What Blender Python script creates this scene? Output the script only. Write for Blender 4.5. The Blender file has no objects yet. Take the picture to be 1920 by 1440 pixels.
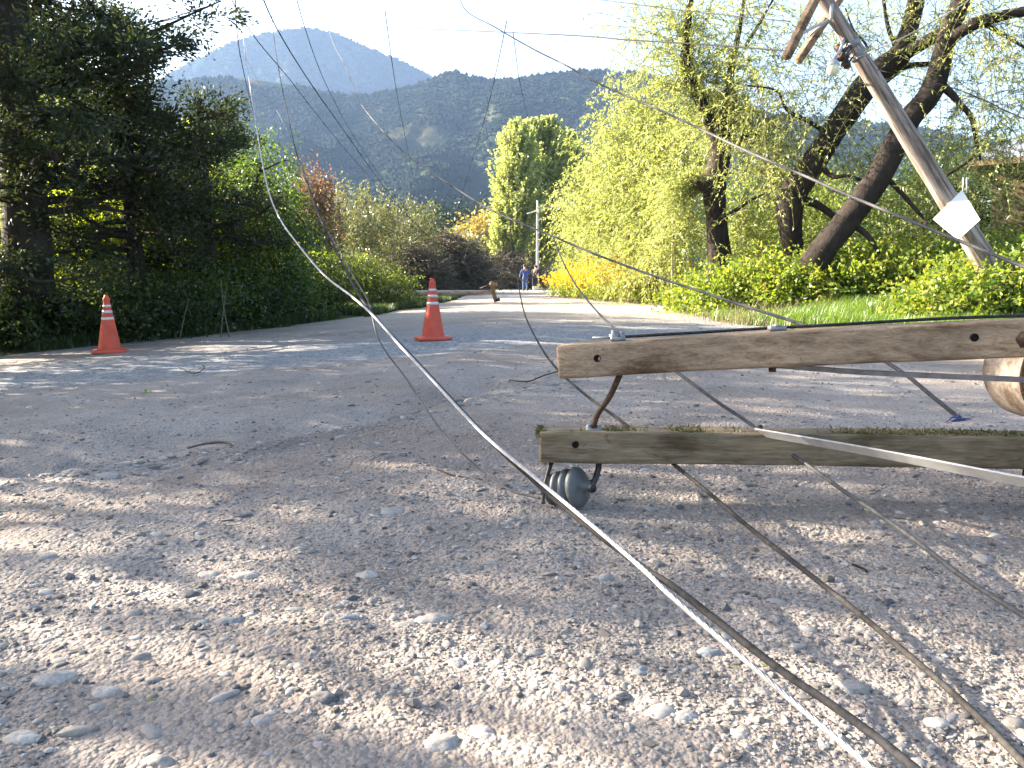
import bpy, math, random
import numpy as np
from mathutils import Vector, Matrix

R = math.radians
SC = bpy.context.scene
COL = SC.collection

# ------------------------------------------------------------------ camera
CAM_H = 0.8
FPX = 1450.0
PITCH = math.atan((720 - 522) / FPX)
cam = bpy.data.cameras.new("camera")
cam.sensor_width = 36.0
cam.lens = 36.0 * FPX / 1920.0
cam.clip_start = 0.05
cam.clip_end = 12000
camo = bpy.data.objects.new("camera", cam)
COL.objects.link(camo)
camo.location = (0, 0, CAM_H)
camo.rotation_euler = (math.pi / 2 - PITCH, 0, 0)
SC.camera = camo

# ------------------------------------------------------------------ light
SUN_AZ = R(-71)      # measured from +Y, negative = towards -X
SUN_EL = R(23)
w = bpy.data.worlds.new("World")
SC.world = w
w.use_nodes = True
wn = w.node_tree.nodes
wl = w.node_tree.links
wn.clear()
sky = wn.new("ShaderNodeTexSky")
sky.sky_type = 'NISHITA'
sky.sun_disc = False
sky.sun_elevation = SUN_EL
sky.sun_rotation = SUN_AZ
sky.air_density = 1.0
sky.dust_density = 2.5
sky.ozone_density = 0.4
bg = wn.new("ShaderNodeBackground")
bg.inputs[1].default_value = 0.06
out = wn.new("ShaderNodeOutputWorld")
wl.new(sky.outputs[0], bg.inputs[0])
wl.new(bg.outputs[0], out.inputs[0])
sun = bpy.data.lights.new("sun", 'SUN')
sun.energy = 5.0
sun.angle = R(0.5)
sun.color = (1.0, 0.89, 0.73)
suno = bpy.data.objects.new("sun", sun)
COL.objects.link(suno)
sdir = Vector((math.sin(SUN_AZ) * math.cos(SUN_EL), math.cos(SUN_AZ) * math.cos(SUN_EL), math.sin(SUN_EL)))
suno.rotation_euler = sdir.to_track_quat('Z', 'Y').to_euler()
suno.location = sdir * 60

SC.view_settings.view_transform = 'Standard'
SC.view_settings.look = 'None'
SC.view_settings.exposure = 3.1
SC.view_settings.gamma = 1.0
SC.render.engine = 'CYCLES'
SC.cycles.use_denoising = True
SC.cycles.max_bounces = 6
SC.cycles.diffuse_bounces = 3
SC.cycles.transmission_bounces = 4
SC.cycles.volume_bounces = 0
SC.cycles.sample_clamp_indirect = 6
SC.cycles.volume_step_rate = 8

RNG = np.random.default_rng(7)
random.seed(7)

# ------------------------------------------------------------------ maths
CP, SP = math.cos(PITCH), math.sin(PITCH)

def ray(px, py):
    a = (px - 960) / FPX
    b = (720 - py) / FPX
    return np.array([a, CP + b * SP, -SP + b * CP])

def P(px, py, Y):
    d = ray(px, py)
    return np.array([0, 0, CAM_H]) + d * (Y / d[1])

def _hash(ix, iy, seed):
    h = (ix.astype(np.int64) * 374761393 + iy.astype(np.int64) * 668265263 + seed * 974634777) & 0x7fffffff
    h = ((h ^ (h >> 13)) * 1274126177) & 0x7fffffff
    h = h ^ (h >> 16)
    return (h & 0xffff) / 65535.0

def vnoise(x, y, seed=0):
    x = np.asarray(x, float); y = np.asarray(y, float)
    ix = np.floor(x); iy = np.floor(y)
    fx = x - ix; fy = y - iy
    ux = fx * fx * (3 - 2 * fx); uy = fy * fy * (3 - 2 * fy)
    a = _hash(ix, iy, seed); b = _hash(ix + 1, iy, seed)
    c = _hash(ix, iy + 1, seed); d = _hash(ix + 1, iy + 1, seed)
    return (a * (1 - ux) + b * ux) * (1 - uy) + (c * (1 - ux) + d * ux) * uy - 0.5

def fbm(x, y, seed=0, octv=4):
    s = 0; a = 1.0
    for i in range(octv):
        s = s + a * vnoise(x * 2 ** i, y * 2 ** i, seed + i * 17)
        a *= 0.5
    return s

def smooth(t):
    t = np.clip(t, 0, 1)
    return t * t * (3 - 2 * t)

XL_Y = [-30, 0, 8, 11.5, 14.8, 19, 26, 35, 50, 90, 400]
XL_X = [-12, -11, -9.4, -7.7, -5.9, -3.7, -2.9, -2.5, -2.0, -2, -2]
XR_Y = [-30, 0, 8.3, 9.2, 10.4, 11.8, 13.0, 14.8, 24, 44, 90, 400]
XR_X = [12, 12, 11, 8.2, 6.3, 5.2, 4.4, 4.0, 4.7, 4.4, 4, 4]
def xl(y): return np.interp(y, XL_Y, XL_X)
def xr(y): return np.interp(y, XR_Y, XR_X)

RID = np.array([[-3.2, 2.75], [-2.0, 3.1], [-1.2, 3.75], [-0.7, 4.4], [-0.22, 5.3], [0.4, 6.0]])
def ridge_d(x, y):
    """signed distance-like value to the small ledge of washed-out gravel"""
    yy = np.interp(x, RID[:, 0], RID[:, 1])
    return y - yy

def H(x, y):
    x = np.asarray(x, float); y = np.asarray(y, float)
    near = smooth((90 - y) / 60)
    z = -0.046 * np.clip(-x - 0.6, 0, 9) * smooth(y / 9) * near
    # banks beside the road
    z = z + 0.55 * smooth((x - xr(y) - 0.4) / 5.0) * near * smooth((y - 9) / 4)
    z = z + 0.35 * smooth((xl(y) - x - 0.3) / 3.0) * near
    # worn shape of the road
    z = z + 0.05 * fbm(x * 0.45, y * 0.45, 3, 3) * near
    r = ridge_d(x, y)
    wgt = smooth((1.0 - np.abs(x + 1.2) / 2.2))
    z = z - 0.02 * smooth((r + 0.08) / 0.22) * smooth((1.8 - r) / 1.4) * wgt * near
    # wheel ruts sweeping round to the far bend
    for o_, dpt in ((0.0, .022), (1.7, .018)):
        q = x - (-2.6 + o_ + 0.32 * (y - 4))
        z = z - dpt * np.exp(-(q / 0.22) ** 2) * smooth((y - 3.0) / 1.5) * smooth((16 - y) / 5) * near
    return z

def ground_hit(px, py, lift=0.0):
    d = ray(px, py)
    o = np.array([0, 0, CAM_H])
    t = 0.5
    lo, hi = 0.5, 90.0
    for _ in range(50):
        m = 0.5 * (lo + hi)
        p = o + d * m
        if p[2] > H(p[0], p[1]) + lift: lo = m
        else: hi = m
    return o + d * hi

# ------------------------------------------------------------------ mesh helpers
class MB:
    def __init__(s):
        s.v = []; s.f = {}; s.n = 0
    def add(s, V, F, mi=0):
        V = np.asarray(V, float).reshape(-1, 3)
        F = np.asarray(F, int)
        s.v.append(V)
        s.f.setdefault((F.shape[1], mi), []).append(F + s.n)
        s.n += len(V)
    def mesh(s, name, mats, smoothf=True):
        me = bpy.data.meshes.new(name)
        V = np.concatenate(s.v)
        me.vertices.add(len(V)); me.vertices.foreach_set("co", V.ravel())
        loops = []; starts = []; mi = []; pos = 0
        for (k, m), L in s.f.items():
            F = np.concatenate(L)
            loops.append(F.ravel())
            starts.append(pos + np.arange(len(F)) * k)
            mi.append(np.full(len(F), m)); pos += F.size
        loops = np.concatenate(loops); starts = np.concatenate(starts); mi = np.concatenate(mi)
        me.loops.add(len(loops)); me.loops.foreach_set("vertex_index", loops.astype(np.int32))
        me.polygons.add(len(starts))
        me.polygons.foreach_set("loop_start", starts.astype(np.int32))
        me.polygons.foreach_set("material_index", mi.astype(np.int32))
        me.polygons.foreach_set("use_smooth", np.full(len(starts), smoothf))
        for m in (mats if isinstance(mats, (list, tuple)) else [mats]): me.materials.append(m)
        me.update(calc_edges=True)
        return me
    def obj(s, name, mats, parent=None, smoothf=True):
        o = bpy.data.objects.new(name, s.mesh(name, mats, smoothf))
        COL.objects.link(o)
        if parent is not None:
            o.parent = parent
            o.matrix_parent_inverse = parent.matrix_world.inverted() if False else Matrix.Translation(-parent.location)
        return o

def tag(o, label=None, cat=None, group=None, kind=None):
    if label: o["label"] = label
    if cat: o["category"] = cat
    if group: o["group"] = group
    if kind: o["kind"] = kind
    return o

def thing(name, loc, label, cat, group=None):
    o = bpy.data.objects.new(name, None)
    o.empty_display_size = 0.2
    o.location = tuple(float(v) for v in loc)
    COL.objects.link(o)
    return tag(o, label, cat, group)

def catmull(pts, n):
    pts = np.asarray(pts, float)
    if len(pts) == 2:
        t = np.linspace(0, 1, n)[:, None]
        return pts[0] * (1 - t) + pts[1] * t
    Q = np.vstack([2 * pts[0] - pts[1], pts, 2 * pts[-1] - pts[-2]])
    m = len(pts) - 1
    u = np.linspace(0, m - 1e-6, n)
    i = u.astype(int); t = (u - i)[:, None]
    a, b, c, d = Q[i], Q[i + 1], Q[i + 2], Q[i + 3]
    return 0.5 * (2 * b + (c - a) * t + (2 * a - 5 * b + 4 * c - d) * t ** 2 + (3 * b - a - 3 * c + d) * t ** 3)

def frames(C):
    T = np.gradient(C, axis=0)
    T /= np.linalg.norm(T, axis=1, keepdims=True) + 1e-12
    N = np.zeros_like(C)
    up = np.array([0, 0, 1.0]) if abs(T[0][2]) < 0.9 else np.array([1.0, 0, 0])
    n = np.cross(T[0], up); n /= np.linalg.norm(n)
    for i in range(len(C)):
        n = n - T[i] * np.dot(n, T[i]); n /= np.linalg.norm(n) + 1e-12
        N[i] = n
    return T, N, np.cross(T, N)

def tube(mb, pts, rad, sides=8, n=None, mi=0, rough=0.0, seed=0, cap=True, smoothc=True):
    pts = np.asarray(pts, float)
    n = n or max(2, len(pts))
    C = catmull(pts, n) if smoothc else pts
    n = len(C)
    rad = np.asarray(rad, float)
    if rad.ndim == 0: rad = np.full(2, float(rad))
    r = np.interp(np.linspace(0, 1, n), np.linspace(0, 1, len(rad)), rad)
    T, N, B = frames(C)
    a = np.arange(sides) / sides * 2 * math.pi
    ca, sa = np.cos(a), np.sin(a)
    rr = np.repeat(r[:, None], sides, 1)
    if rough > 0:
        L = np.concatenate([[0], np.cumsum(np.linalg.norm(np.diff(C, axis=0), axis=1))])
        rm = max(rad.max(), 1e-4)
        g = fbm(np.repeat(L[:, None], sides, 1) / (rm * 4) + seed, np.repeat((ca * 1.3)[None] + seed * .7, n, 0), seed, 3) \
          + fbm(np.repeat(L[:, None], sides, 1) / (rm * 5) + seed, np.repeat((sa * 1.3)[None] + seed * 1.7, n, 0), seed + 5, 3)
        rr = rr * (1 + rough * g)
    V = C[:, None] + rr[:, :, None] * (N[:, None] * ca[None, :, None] + B[:, None] * sa[None, :, None])
    i = np.arange(n - 1)[:, None] * sides
    j = np.arange(sides)[None]
    j2 = (j + 1) % sides
    F = np.stack([i + j, i + j2, i + sides + j2, i + sides + j], -1).reshape(-1, 4)
    V = V.reshape(-1, 3)
    mb.add(V, F, mi)
    if cap:
        base = mb.n - len(V)
        mb.f.setdefault((sides, mi), []).append(np.array([np.arange(sides)[::-1] + base, np.arange(sides) + base + (n - 1) * sides]))
    return C

def box(mb, c, size, rot=None, mi=0, bev=0.0):
    sx, sy, sz = np.asarray(size, float) / 2
    if bev <= 0:
        V = np.array([[x * sx, y * sy, z * sz] for x in (-1, 1) for y in (-1, 1) for z in (-1, 1)])
        F = np.array([[0, 1, 3, 2], [4, 6, 7, 5], [0, 4, 5, 1], [2, 3, 7, 6], [0, 2, 6, 4], [1, 5, 7, 3]])
    else:
        b = bev
        ring = [(-sx + b, -sy), (sx - b, -sy), (sx, -sy + b), (sx, sy - b), (sx - b, sy), (-sx + b, sy), (-sx, sy - b), (-sx, -sy + b)]
        V = np.array([[x, y, z] for z in (-sz, sz) for x, y in ring])
        F = np.array([[k, (k + 1) % 8, (k + 1) % 8 + 8, k + 8] for k in range(8)])
    if rot is not None: V = V @ np.array(rot).T
    V = V + np.asarray(c, float)
    mb.add(V, F, mi)
    if bev > 0:
        base = mb.n - 16
        mb.f.setdefault((8, mi), []).append(np.array([np.arange(8)[::-1] + base, np.arange(8) + 8 + base]))

def lathe(mb, prof, sides=24, axis=None, org=(0, 0, 0), mi=0):
    """prof: (r, h) pairs; turned round +Z then moved by axis matrix + origin"""
    prof = np.asarray(prof, float)
    a = np.arange(sides) / sides * 2 * math.pi
    V = np.stack([prof[:, 0][:, None] * np.cos(a), prof[:, 0][:, None] * np.sin(a), np.repeat(prof[:, 1][:, None], sides, 1)], -1).reshape(-1, 3)
    n = len(prof)
    i = np.arange(n - 1)[:, None] * sides; j = np.arange(sides)[None]; j2 = (j + 1) % sides
    F = np.stack([i + j, i + j2, i + sides + j2, i + sides + j], -1).reshape(-1, 4)
    if axis is not None: V = V @ np.array(axis).T
    mb.add(V + np.asarray(org, float), F, mi)

def axis_to(d):
    return np.array(Vector(tuple(float(v) for v in d)).to_track_quat('Z', 'Y').to_matrix())

_ico = None
def ico(level):
    import bmesh
    bm = bmesh.new(); bmesh.ops.create_icosphere(bm, subdivisions=level, radius=1)
    V = np.array([v.co for v in bm.verts]); F = np.array([[v.index for v in f.verts] for f in bm.faces]); bm.free()
    return V, F

def blobs(mb, pos, scl, rotz, level, seed, jit=0.18, tilt=0.25, mi=0):
    V, F = ico(level)
    n = len(pos)
    rg = np.random.default_rng(seed)
    J = 1 + jit * rg.standard_normal((min(n, 64), len(V)))
    if level >= 2:
        J = np.clip(J, .75, 1.25)
    idx = rg.integers(0, len(J), n)
    W = V[None] * J[idx][:, :, None] * scl[:, None, :]
    tx = rg.normal(0, tilt, n); ct, st = np.cos(tx)[:, None], np.sin(tx)[:, None]
    y, z = W[..., 1] * ct - W[..., 2] * st, W[..., 1] * st + W[..., 2] * ct
    c, s = np.cos(rotz)[:, None], np.sin(rotz)[:, None]
    X = W[..., 0] * c - y * s; Yv = W[..., 0] * s + y * c
    A = np.stack([X, Yv, z], -1) + pos[:, None]
    FF = F[None] + (np.arange(n) * len(V))[:, None, None]
    mb.add(A.reshape(-1, 3), FF.reshape(-1, 3), mi)

def leaf_quads(mb, pos, dirs, nrm, length, width, mi=0):
    """rhombic folded leaves: pos base, dirs unit, nrm unit-ish, arrays"""
    side = np.cross(dirs, nrm); side /= np.linalg.norm(side, axis=1, keepdims=True) + 1e-9
    nn = np.cross(side, dirs)
    L = np.asarray(length).reshape(-1, 1); Wd = np.asarray(width).reshape(-1, 1)
    a = pos
    b = pos + dirs * L * 0.45 + side * Wd * 0.5 + nn * Wd * 0.12
    c = pos + dirs * L - nn * L * 0.06
    d = pos + dirs * L * 0.45 - side * Wd * 0.5 + nn * Wd * 0.12
    n = len(pos)
    V = np.stack([a, b, c, d], 1).reshape(-1, 3)
    F = np.arange(n * 4).reshape(n, 4)
    mb.add(V, F, mi)

def rnd_unit(n, rg):
    v = rg.standard_normal((n, 3)); return v / np.linalg.norm(v, axis=1, keepdims=True)

# ------------------------------------------------------------------ materials
def newmat(name):
    m = bpy.data.materials.new(name); m.use_nodes = True
    nt = m.node_tree; nt.nodes.clear()
    o = nt.nodes.new("ShaderNodeOutputMaterial")
    return m, nt, o

def N(nt, t, **kw):
    n = nt.nodes.new(t)
    for k, v in kw.items(): setattr(n, k, v)
    return n

def ramp(nt, fac, stops):
    r = N(nt, "ShaderNodeValToRGB")
    el = r.color_ramp.elements
    while len(el) < len(stops): el.new(0.5)
    for e, (p, c) in zip(el, stops):
        e.position = p; e.color = (c[0], c[1], c[2], 1)
    nt.links.new(fac, r.inputs[0])
    return r.outputs[0]

def noise(nt, vec, scale, detail=4, rough=0.55, dim=None):
    n = N(nt, "ShaderNodeTexNoise")
    n.inputs["Scale"].default_value = scale; n.inputs["Detail"].default_value = detail; n.inputs["Roughness"].default_value = rough
    if vec is not None: nt.links.new(vec, n.inputs["Vector"])
    return n.outputs["Fac"]

def mixc(nt, fac, a, b, mode='MIX'):
    m = N(nt, "ShaderNodeMix", data_type='RGBA', blend_type=mode)
    if isinstance(fac, (int, float)): m.inputs[0].default_value = fac
    else: nt.links.new(fac, m.inputs[0])
    for s, v in ((6, a), (7, b)):
        if isinstance(v, tuple): m.inputs[s].default_value = (v[0], v[1], v[2], 1)
        else: nt.links.new(v, m.inputs[s])
    return m.outputs[2]

def mathn(nt, op, a, b=None, clamp=False):
    m = N(nt, "ShaderNodeMath", operation=op, use_clamp=clamp)
    for i, v in enumerate((a, b)):
        if v is None: continue
        if isinstance(v, (int, float)): m.inputs[i].default_value = v
        else: nt.links.new(v, m.inputs[i])
    return m.outputs[0]

def objco(nt):
    return N(nt, "ShaderNodeTexCoord").outputs["Object"]

def geopos(nt):
    return N(nt, "ShaderNodeNewGeometry").outputs["Position"]

def scaled(nt, vec, s, rot=(0, 0, 0)):
    m = N(nt, "ShaderNodeMapping")
    m.inputs["Scale"].default_value = s; m.inputs["Rotation"].default_value = rot
    nt.links.new(vec, m.inputs[0]); return m.outputs[0]

def principled(nt, out, col, rough=0.7, spec=0.3, metal=0.0, bump=None, bstr=0.3, bdist=0.01):
    b = N(nt, "ShaderNodeBsdfPrincipled")
    if isinstance(col, tuple): b.inputs["Base Color"].default_value = (*col, 1)
    else: nt.links.new(col, b.inputs["Base Color"])
    if isinstance(rough, (int, float)): b.inputs["Roughness"].default_value = rough
    else: nt.links.new(rough, b.inputs["Roughness"])
    b.inputs["Specular IOR Level"].default_value = spec
    b.inputs["Metallic"].default_value = metal
    if bump is not None:
        bn = N(nt, "ShaderNodeBump"); bn.inputs["Strength"].default_value = bstr; bn.inputs["Distance"].default_value = bdist
        nt.links.new(bump, bn.inputs["Height"]); nt.links.new(bn.outputs[0], b.inputs["Normal"])
    nt.links.new(b.outputs[0], out.inputs[0])
    return b

def mat_simple(name, c1, c2, scale=20, rough=0.7, spec=0.3, metal=0, bstr=0.25, bdist=0.004, aniso=(1, 1, 1)):
    m, nt, o = newmat(name)
    v = scaled(nt, objco(nt), aniso)
    f = noise(nt, v, scale, 5)
    principled(nt, o, ramp(nt, f, [(0.3, c1), (0.7, c2)]), rough, spec, metal, noise(nt, v, scale * 3, 4), bstr, bdist)
    return m

def mat_leaf(name, cols, trans=0.45, gloss=0.05, tcol=None, clump=1.3, grough=0.45):
    m, nt, o = newmat(name)
    g = N(nt, "ShaderNodeNewGeometry")
    rpi = g.outputs["Random Per Island"]
    nz = noise(nt, g.outputs["Position"], clump, 2)
    f = mathn(nt, 'ADD', mathn(nt, 'MULTIPLY', rpi, 0.6), mathn(nt, 'MULTIPLY', nz, 0.55))
    f = mathn(nt, 'SUBTRACT', f, 0.1, True)
    k = len(cols)
    c = ramp(nt, f, [(0.12 + 0.76 * i / max(1, k - 1), cc) for i, cc in enumerate(cols)])
    d = N(nt, "ShaderNodeBsdfDiffuse"); nt.links.new(c, d.inputs[0])
    t = N(nt, "ShaderNodeBsdfTranslucent")
    tc = mixc(nt, 1.0, c, tcol or (1.5, 1.45, 0.6), 'MULTIPLY')
    nt.links.new(tc, t.inputs[0])
    mx = N(nt, "ShaderNodeMixShader"); mx.inputs[0].default_value = trans
    nt.links.new(d.outputs[0], mx.inputs[1]); nt.links.new(t.outputs[0], mx.inputs[2])
    gl = N(nt, "ShaderNodeBsdfGlossy"); gl.inputs["Roughness"].default_value = grough
    gl.inputs[0].default_value = (0.9, 0.95, 1, 1)
    m2 = N(nt, "ShaderNodeMixShader"); m2.inputs[0].default_value = gloss
    nt.links.new(mx.outputs[0], m2.inputs[1]); nt.links.new(gl.outputs[0], m2.inputs[2])
    nt.links.new(m2.outputs[0], o.inputs[0])
    return m

M = {}
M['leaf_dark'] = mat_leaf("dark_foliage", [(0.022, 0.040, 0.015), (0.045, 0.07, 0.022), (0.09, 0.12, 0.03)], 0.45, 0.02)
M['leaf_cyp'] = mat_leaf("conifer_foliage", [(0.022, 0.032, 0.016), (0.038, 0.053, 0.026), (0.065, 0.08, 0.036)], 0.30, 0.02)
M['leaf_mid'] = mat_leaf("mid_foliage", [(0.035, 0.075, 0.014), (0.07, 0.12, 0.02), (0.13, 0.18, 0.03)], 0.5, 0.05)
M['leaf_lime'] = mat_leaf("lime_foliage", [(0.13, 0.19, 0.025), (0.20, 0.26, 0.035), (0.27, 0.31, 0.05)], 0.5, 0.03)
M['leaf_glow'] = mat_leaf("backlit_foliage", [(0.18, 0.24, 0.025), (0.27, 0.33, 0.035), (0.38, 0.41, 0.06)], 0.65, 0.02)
M['leaf_willow'] = mat_leaf("willow_foliage", [(0.22, 0.265, 0.085), (0.30, 0.335, 0.12), (0.38, 0.40, 0.17)], 0.58, 0.03, (1.35, 1.35, .8))
M['leaf_poplar'] = mat_leaf("poplar_foliage", [(0.26, 0.31, 0.12), (0.36, 0.40, 0.17), (0.44, 0.46, 0.22)], 0.55, 0.03, (1.3, 1.3, .75))
M['leaf_bramble'] = mat_leaf("bramble_foliage", [(0.08, 0.14, 0.02), (0.14, 0.21, 0.03), (0.24, 0.28, 0.045), (0.27, 0.23, 0.06)], 0.5, 0.025)
M['leaf_olive'] = mat_leaf("olive_foliage", [(0.03, 0.05, 0.012), (0.055, 0.08, 0.018), (0.09, 0.11, 0.03)], 0.35, 0.03)
M['leaf_grey'] = mat_leaf("grey_green_foliage", [(0.09, 0.10, 0.05), (0.15, 0.155, 0.075), (0.22, 0.22, 0.10)], 0.35, 0.04)
M['leaf_orange'] = mat_leaf("rusty_foliage", [(0.13, 0.085, 0.05), (0.20, 0.11, 0.065), (0.22, 0.16, 0.085)], 0.35, 0.03, (1.3, 1.1, 0.8))
M['leaf_yellow'] = mat_leaf("yellow_foliage", [(0.24, 0.20, 0.05), (0.33, 0.26, 0.06), (0.36, 0.31, 0.12)], 0.4, 0.03, (1.2, 1.1, 0.7))
M['flower'] = mat_leaf("yellow_flower", [(0.70, 0.47, 0.012), (0.82, 0.58, 0.02)], 0.35, 0.03, (1.1, 1.0, 0.6))
M['leaf_far'] = mat_leaf("far_foliage", [(0.018, 0.032, 0.018), (0.03, 0.05, 0.024)], 0.2, 0.03)
M['leaf_brown'] = mat_leaf("dead_brush", [(0.05, 0.042, 0.028), (0.085, 0.07, 0.045), (0.13, 0.11, 0.07)], 0.2, 0.03, (1, 1, .8))
M['grass'] = mat_leaf("grass_blades", [(0.075, 0.14, 0.016), (0.12, 0.20, 0.022), (0.19, 0.26, 0.045)], 0.5, 0.05)
M['grass_dark'] = mat_leaf("bank_grass", [(0.03, 0.06, 0.012), (0.05, 0.085, 0.018), (0.09, 0.10, 0.04)], 0.4, 0.04)
M['dry'] = mat_leaf("dry_grass", [(0.20, 0.16, 0.08), (0.28, 0.23, 0.13), (0.34, 0.28, 0.17)], 0.3, 0.03, (1, 1, .9))
M['moss'] = mat_leaf("moss_tufts", [(0.07, 0.07, 0.022), (0.12, 0.115, 0.04), (0.18, 0.16, 0.075)], 0.3, 0.02, (1, 1, .8))

def mat_bark(name, c1, c2, scale=6):
    m, nt, o = newmat(name)
    v = geopos(nt)
    n1 = noise(nt, scaled(nt, v, (1, 1, 0.35)), scale * 2.2, 6, 0.7)
    n2 = noise(nt, v, scale * 0.4, 3)
    f = mathn(nt, 'ADD', mathn(nt, 'MULTIPLY', n1, 0.7), mathn(nt, 'MULTIPLY', n2, 0.3))
    principled(nt, o, ramp(nt, f, [(0.34, c1), (0.66, c2)]), 0.9, 0.15, 0, n1, 0.9, 0.03)
    return m
M['bark'] = mat_bark("willow_bark", (0.014, 0.011, 0.010), (0.048, 0.037, 0.029))
M['bark_dark'] = mat_bark("dark_bark", (0.022, 0.018, 0.015), (0.06, 0.048, 0.038))
M['bark_twig'] = mat_bark("twig_bark", (0.10, 0.085, 0.06), (0.19, 0.16, 0.12), 12)
M['wand'] = mat_bark("wand_bark", (0.13, 0.12, 0.05), (0.21, 0.19, 0.08), 12)

def mat_wood(name, c1, c2, c3, moss=0.0):
    m, nt, o = newmat(name)
    v = objco(nt)
    g = noise(nt, scaled(nt, v, (1.2, 26, 26)), 2.2, 7, 0.65)
    g2 = noise(nt, scaled(nt, v, (5, 150, 150)), 1.6, 4, 0.7)
    blot = noise(nt, scaled(nt, v, (2.2, 7, 7)), 1.3, 5, 0.6)
    f = mathn(nt, 'ADD', mathn(nt, 'MULTIPLY', g, 0.55), mathn(nt, 'MULTIPLY', g2, 0.35))
    c = ramp(nt, f, [(0.30, c1), (0.45, c2), (0.62, c3)])
    st = ramp(nt, blot, [(0.33, (0.36, 0.31, 0.26)), (0.47, (0.85, 0.83, 0.8)), (0.58, (1.05, 1.03, 1)), (0.75, (1.22, 1.12, 1.0))])
    c = mixc(nt, 1.0, c, st, 'MULTIPLY')
    if moss > 0:
        ms = noise(nt, scaled(nt, v, (6, 10, 14)), 1.5, 6, 0.65)
        k = ramp(nt, ms, [(0.45, (0, 0, 0)), (0.68, (moss, moss, moss))])
        c = mixc(nt, k, c, (0.11, 0.105, 0.055))
    # long drying cracks
    w_ = N(nt, "ShaderNodeTexVoronoi", feature='DISTANCE_TO_EDGE'); w_.inputs["Scale"].default_value = 1.0
    nt.links.new(scaled(nt, v, (0.55, 42, 42)), w_.inputs[0])
    cr = ramp(nt, w_.outputs["Distance"], [(0.0, (0.3, 0.27, 0.25)), (0.018, (1, 1, 1))])
    c = mixc(nt, 0.55, c, mixc(nt, 1.0, c, cr, 'MULTIPLY'))
    h = mathn(nt, 'ADD', mathn(nt, 'MULTIPLY', g2, 0.6), mathn(nt, 'MULTIPLY', g, 0.8))
    principled(nt, o, c, 0.82, 0.2, 0, h, 0.7, 0.006)
    return m
M['wood_warm'] = mat_wood("weathered_wood", (0.11, 0.078, 0.052), (0.265, 0.195, 0.132), (0.40, 0.312, 0.22))
M['wood_mossy'] = mat_wood("mossy_wood", (0.09, 0.068, 0.044), (0.22, 0.172, 0.115), (0.34, 0.28, 0.19), 0.45)
M['wood_pole'] = mat_wood("pole_wood", (0.19, 0.15, 0.125), (0.37, 0.31, 0.265), (0.50, 0.435, 0.38))
M['wood_old'] = mat_wood("old_brown_wood", (0.11, 0.075, 0.05), (0.25, 0.17, 0.11), (0.34, 0.25, 0.17))
# the leaning pole's object axis is vertical-ish: grain follows object Z
def mat_wood_z(name, c1, c2, c3, rot):
    m, nt, o = newmat(name)
    v = scaled(nt, objco(nt), (1, 1, 1), rot)
    g = noise(nt, scaled(nt, v, (16, 16, 0.8)), 1.6, 6, 0.65)
    c = ramp(nt, g, [(0.32, c1), (0.5, c2), (0.7, c3)])
    st = noise(nt, scaled(nt, v, (5, 5, 0.9)), 1.4, 5, 0.65)
    c = mixc(nt, 1.0, c, ramp(nt, st, [(0.36, (0.5, 0.44, 0.4)), (0.55, (1, 1, 1))]), 'MULTIPLY')
    principled(nt, o, c, 0.85, 0.2, 0, g, 0.9, 0.03)
    return m
M['wood_end_dark'] = mat_simple("dark_broken_wood", (0.022, 0.015, 0.012), (0.075, 0.05, 0.036), 30, 0.95, 0.1, 0, 0.8, 0.01)  # dark tone for the end face of the pole stub
M['steel'] = mat_simple("galvanised_steel", (0.15, 0.155, 0.165), (0.27, 0.275, 0.285), 30, 0.5, 0.5, 0.5)
M['steel_lt'] = mat_simple("pale_galvanised_strap", (0.36, 0.35, 0.34), (0.50, 0.49, 0.47), 18, 0.5, 0.5, 0.45)
M['rust'] = mat_simple("rusty_iron", (0.045, 0.028, 0.020), (0.12, 0.075, 0.05), 40, 0.7, 0.3, 0.35)
M['iron'] = mat_simple("dark_iron", (0.02, 0.019, 0.02), (0.06, 0.055, 0.055), 40, 0.55, 0.4, 0.5)
M['hole_shade'] = mat_simple("dark_hole_shade", (0.008, 0.006, 0.005), (0.016, 0.012, 0.01), 40, 0.9, 0.1)  # near-black colour stands for the shade inside the bolt holes
M['alu'] = mat_simple("bright_aluminium_wire", (0.30, 0.285, 0.28), (0.46, 0.44, 0.43), 60, 0.45, 0.5, 0.6)
M['cable_grey'] = mat_simple("dull_grey_cable", (0.055, 0.053, 0.053), (0.11, 0.106, 0.104), 60, 0.65, 0.25, 0.15)
M['cable_dark'] = mat_simple("dark_cable", (0.014, 0.014, 0.015), (0.042, 0.040, 0.041), 60, 0.8, 0.12, 0.0)
M['wire_black'] = mat_simple("backlit_dark_wire", (0.006, 0.006, 0.007), (0.016, 0.016, 0.018), 60, 0.9, 0.05)  # colour darkened to give these wires their backlit look
M['cable_brown'] = mat_simple("brown_cable", (0.022, 0.020, 0.019), (0.060, 0.055, 0.051), 60, 0.8, 0.12, 0.0)
M['glaze'] = mat_simple("grey_porcelain", (0.070, 0.074, 0.073), (0.125, 0.130, 0.127), 14, 0.45, 0.4)
def mat_cone():
    m, nt, o = newmat("scuffed_orange_plastic")
    v = objco(nt)
    c = ramp(nt, noise(nt, v, 5, 4), [(0.3, (0.46, 0.060, 0.032)), (0.7, (0.62, 0.095, 0.05))])
    d = ramp(nt, noise(nt, scaled(nt, v, (9, 9, 2.5)), 2.2, 6, 0.7), [(0.50, (0, 0, 0)), (0.72, (0.55, 0.55, 0.55))])
    c = mixc(nt, d, c, (0.20, 0.13, 0.10))
    f = noise(nt, v, 60, 4, 0.7)
    principled(nt, o, c, 0.6, 0.3, 0, f, 0.2, 0.004)
    return m
M['orange'] = mat_cone()
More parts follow.
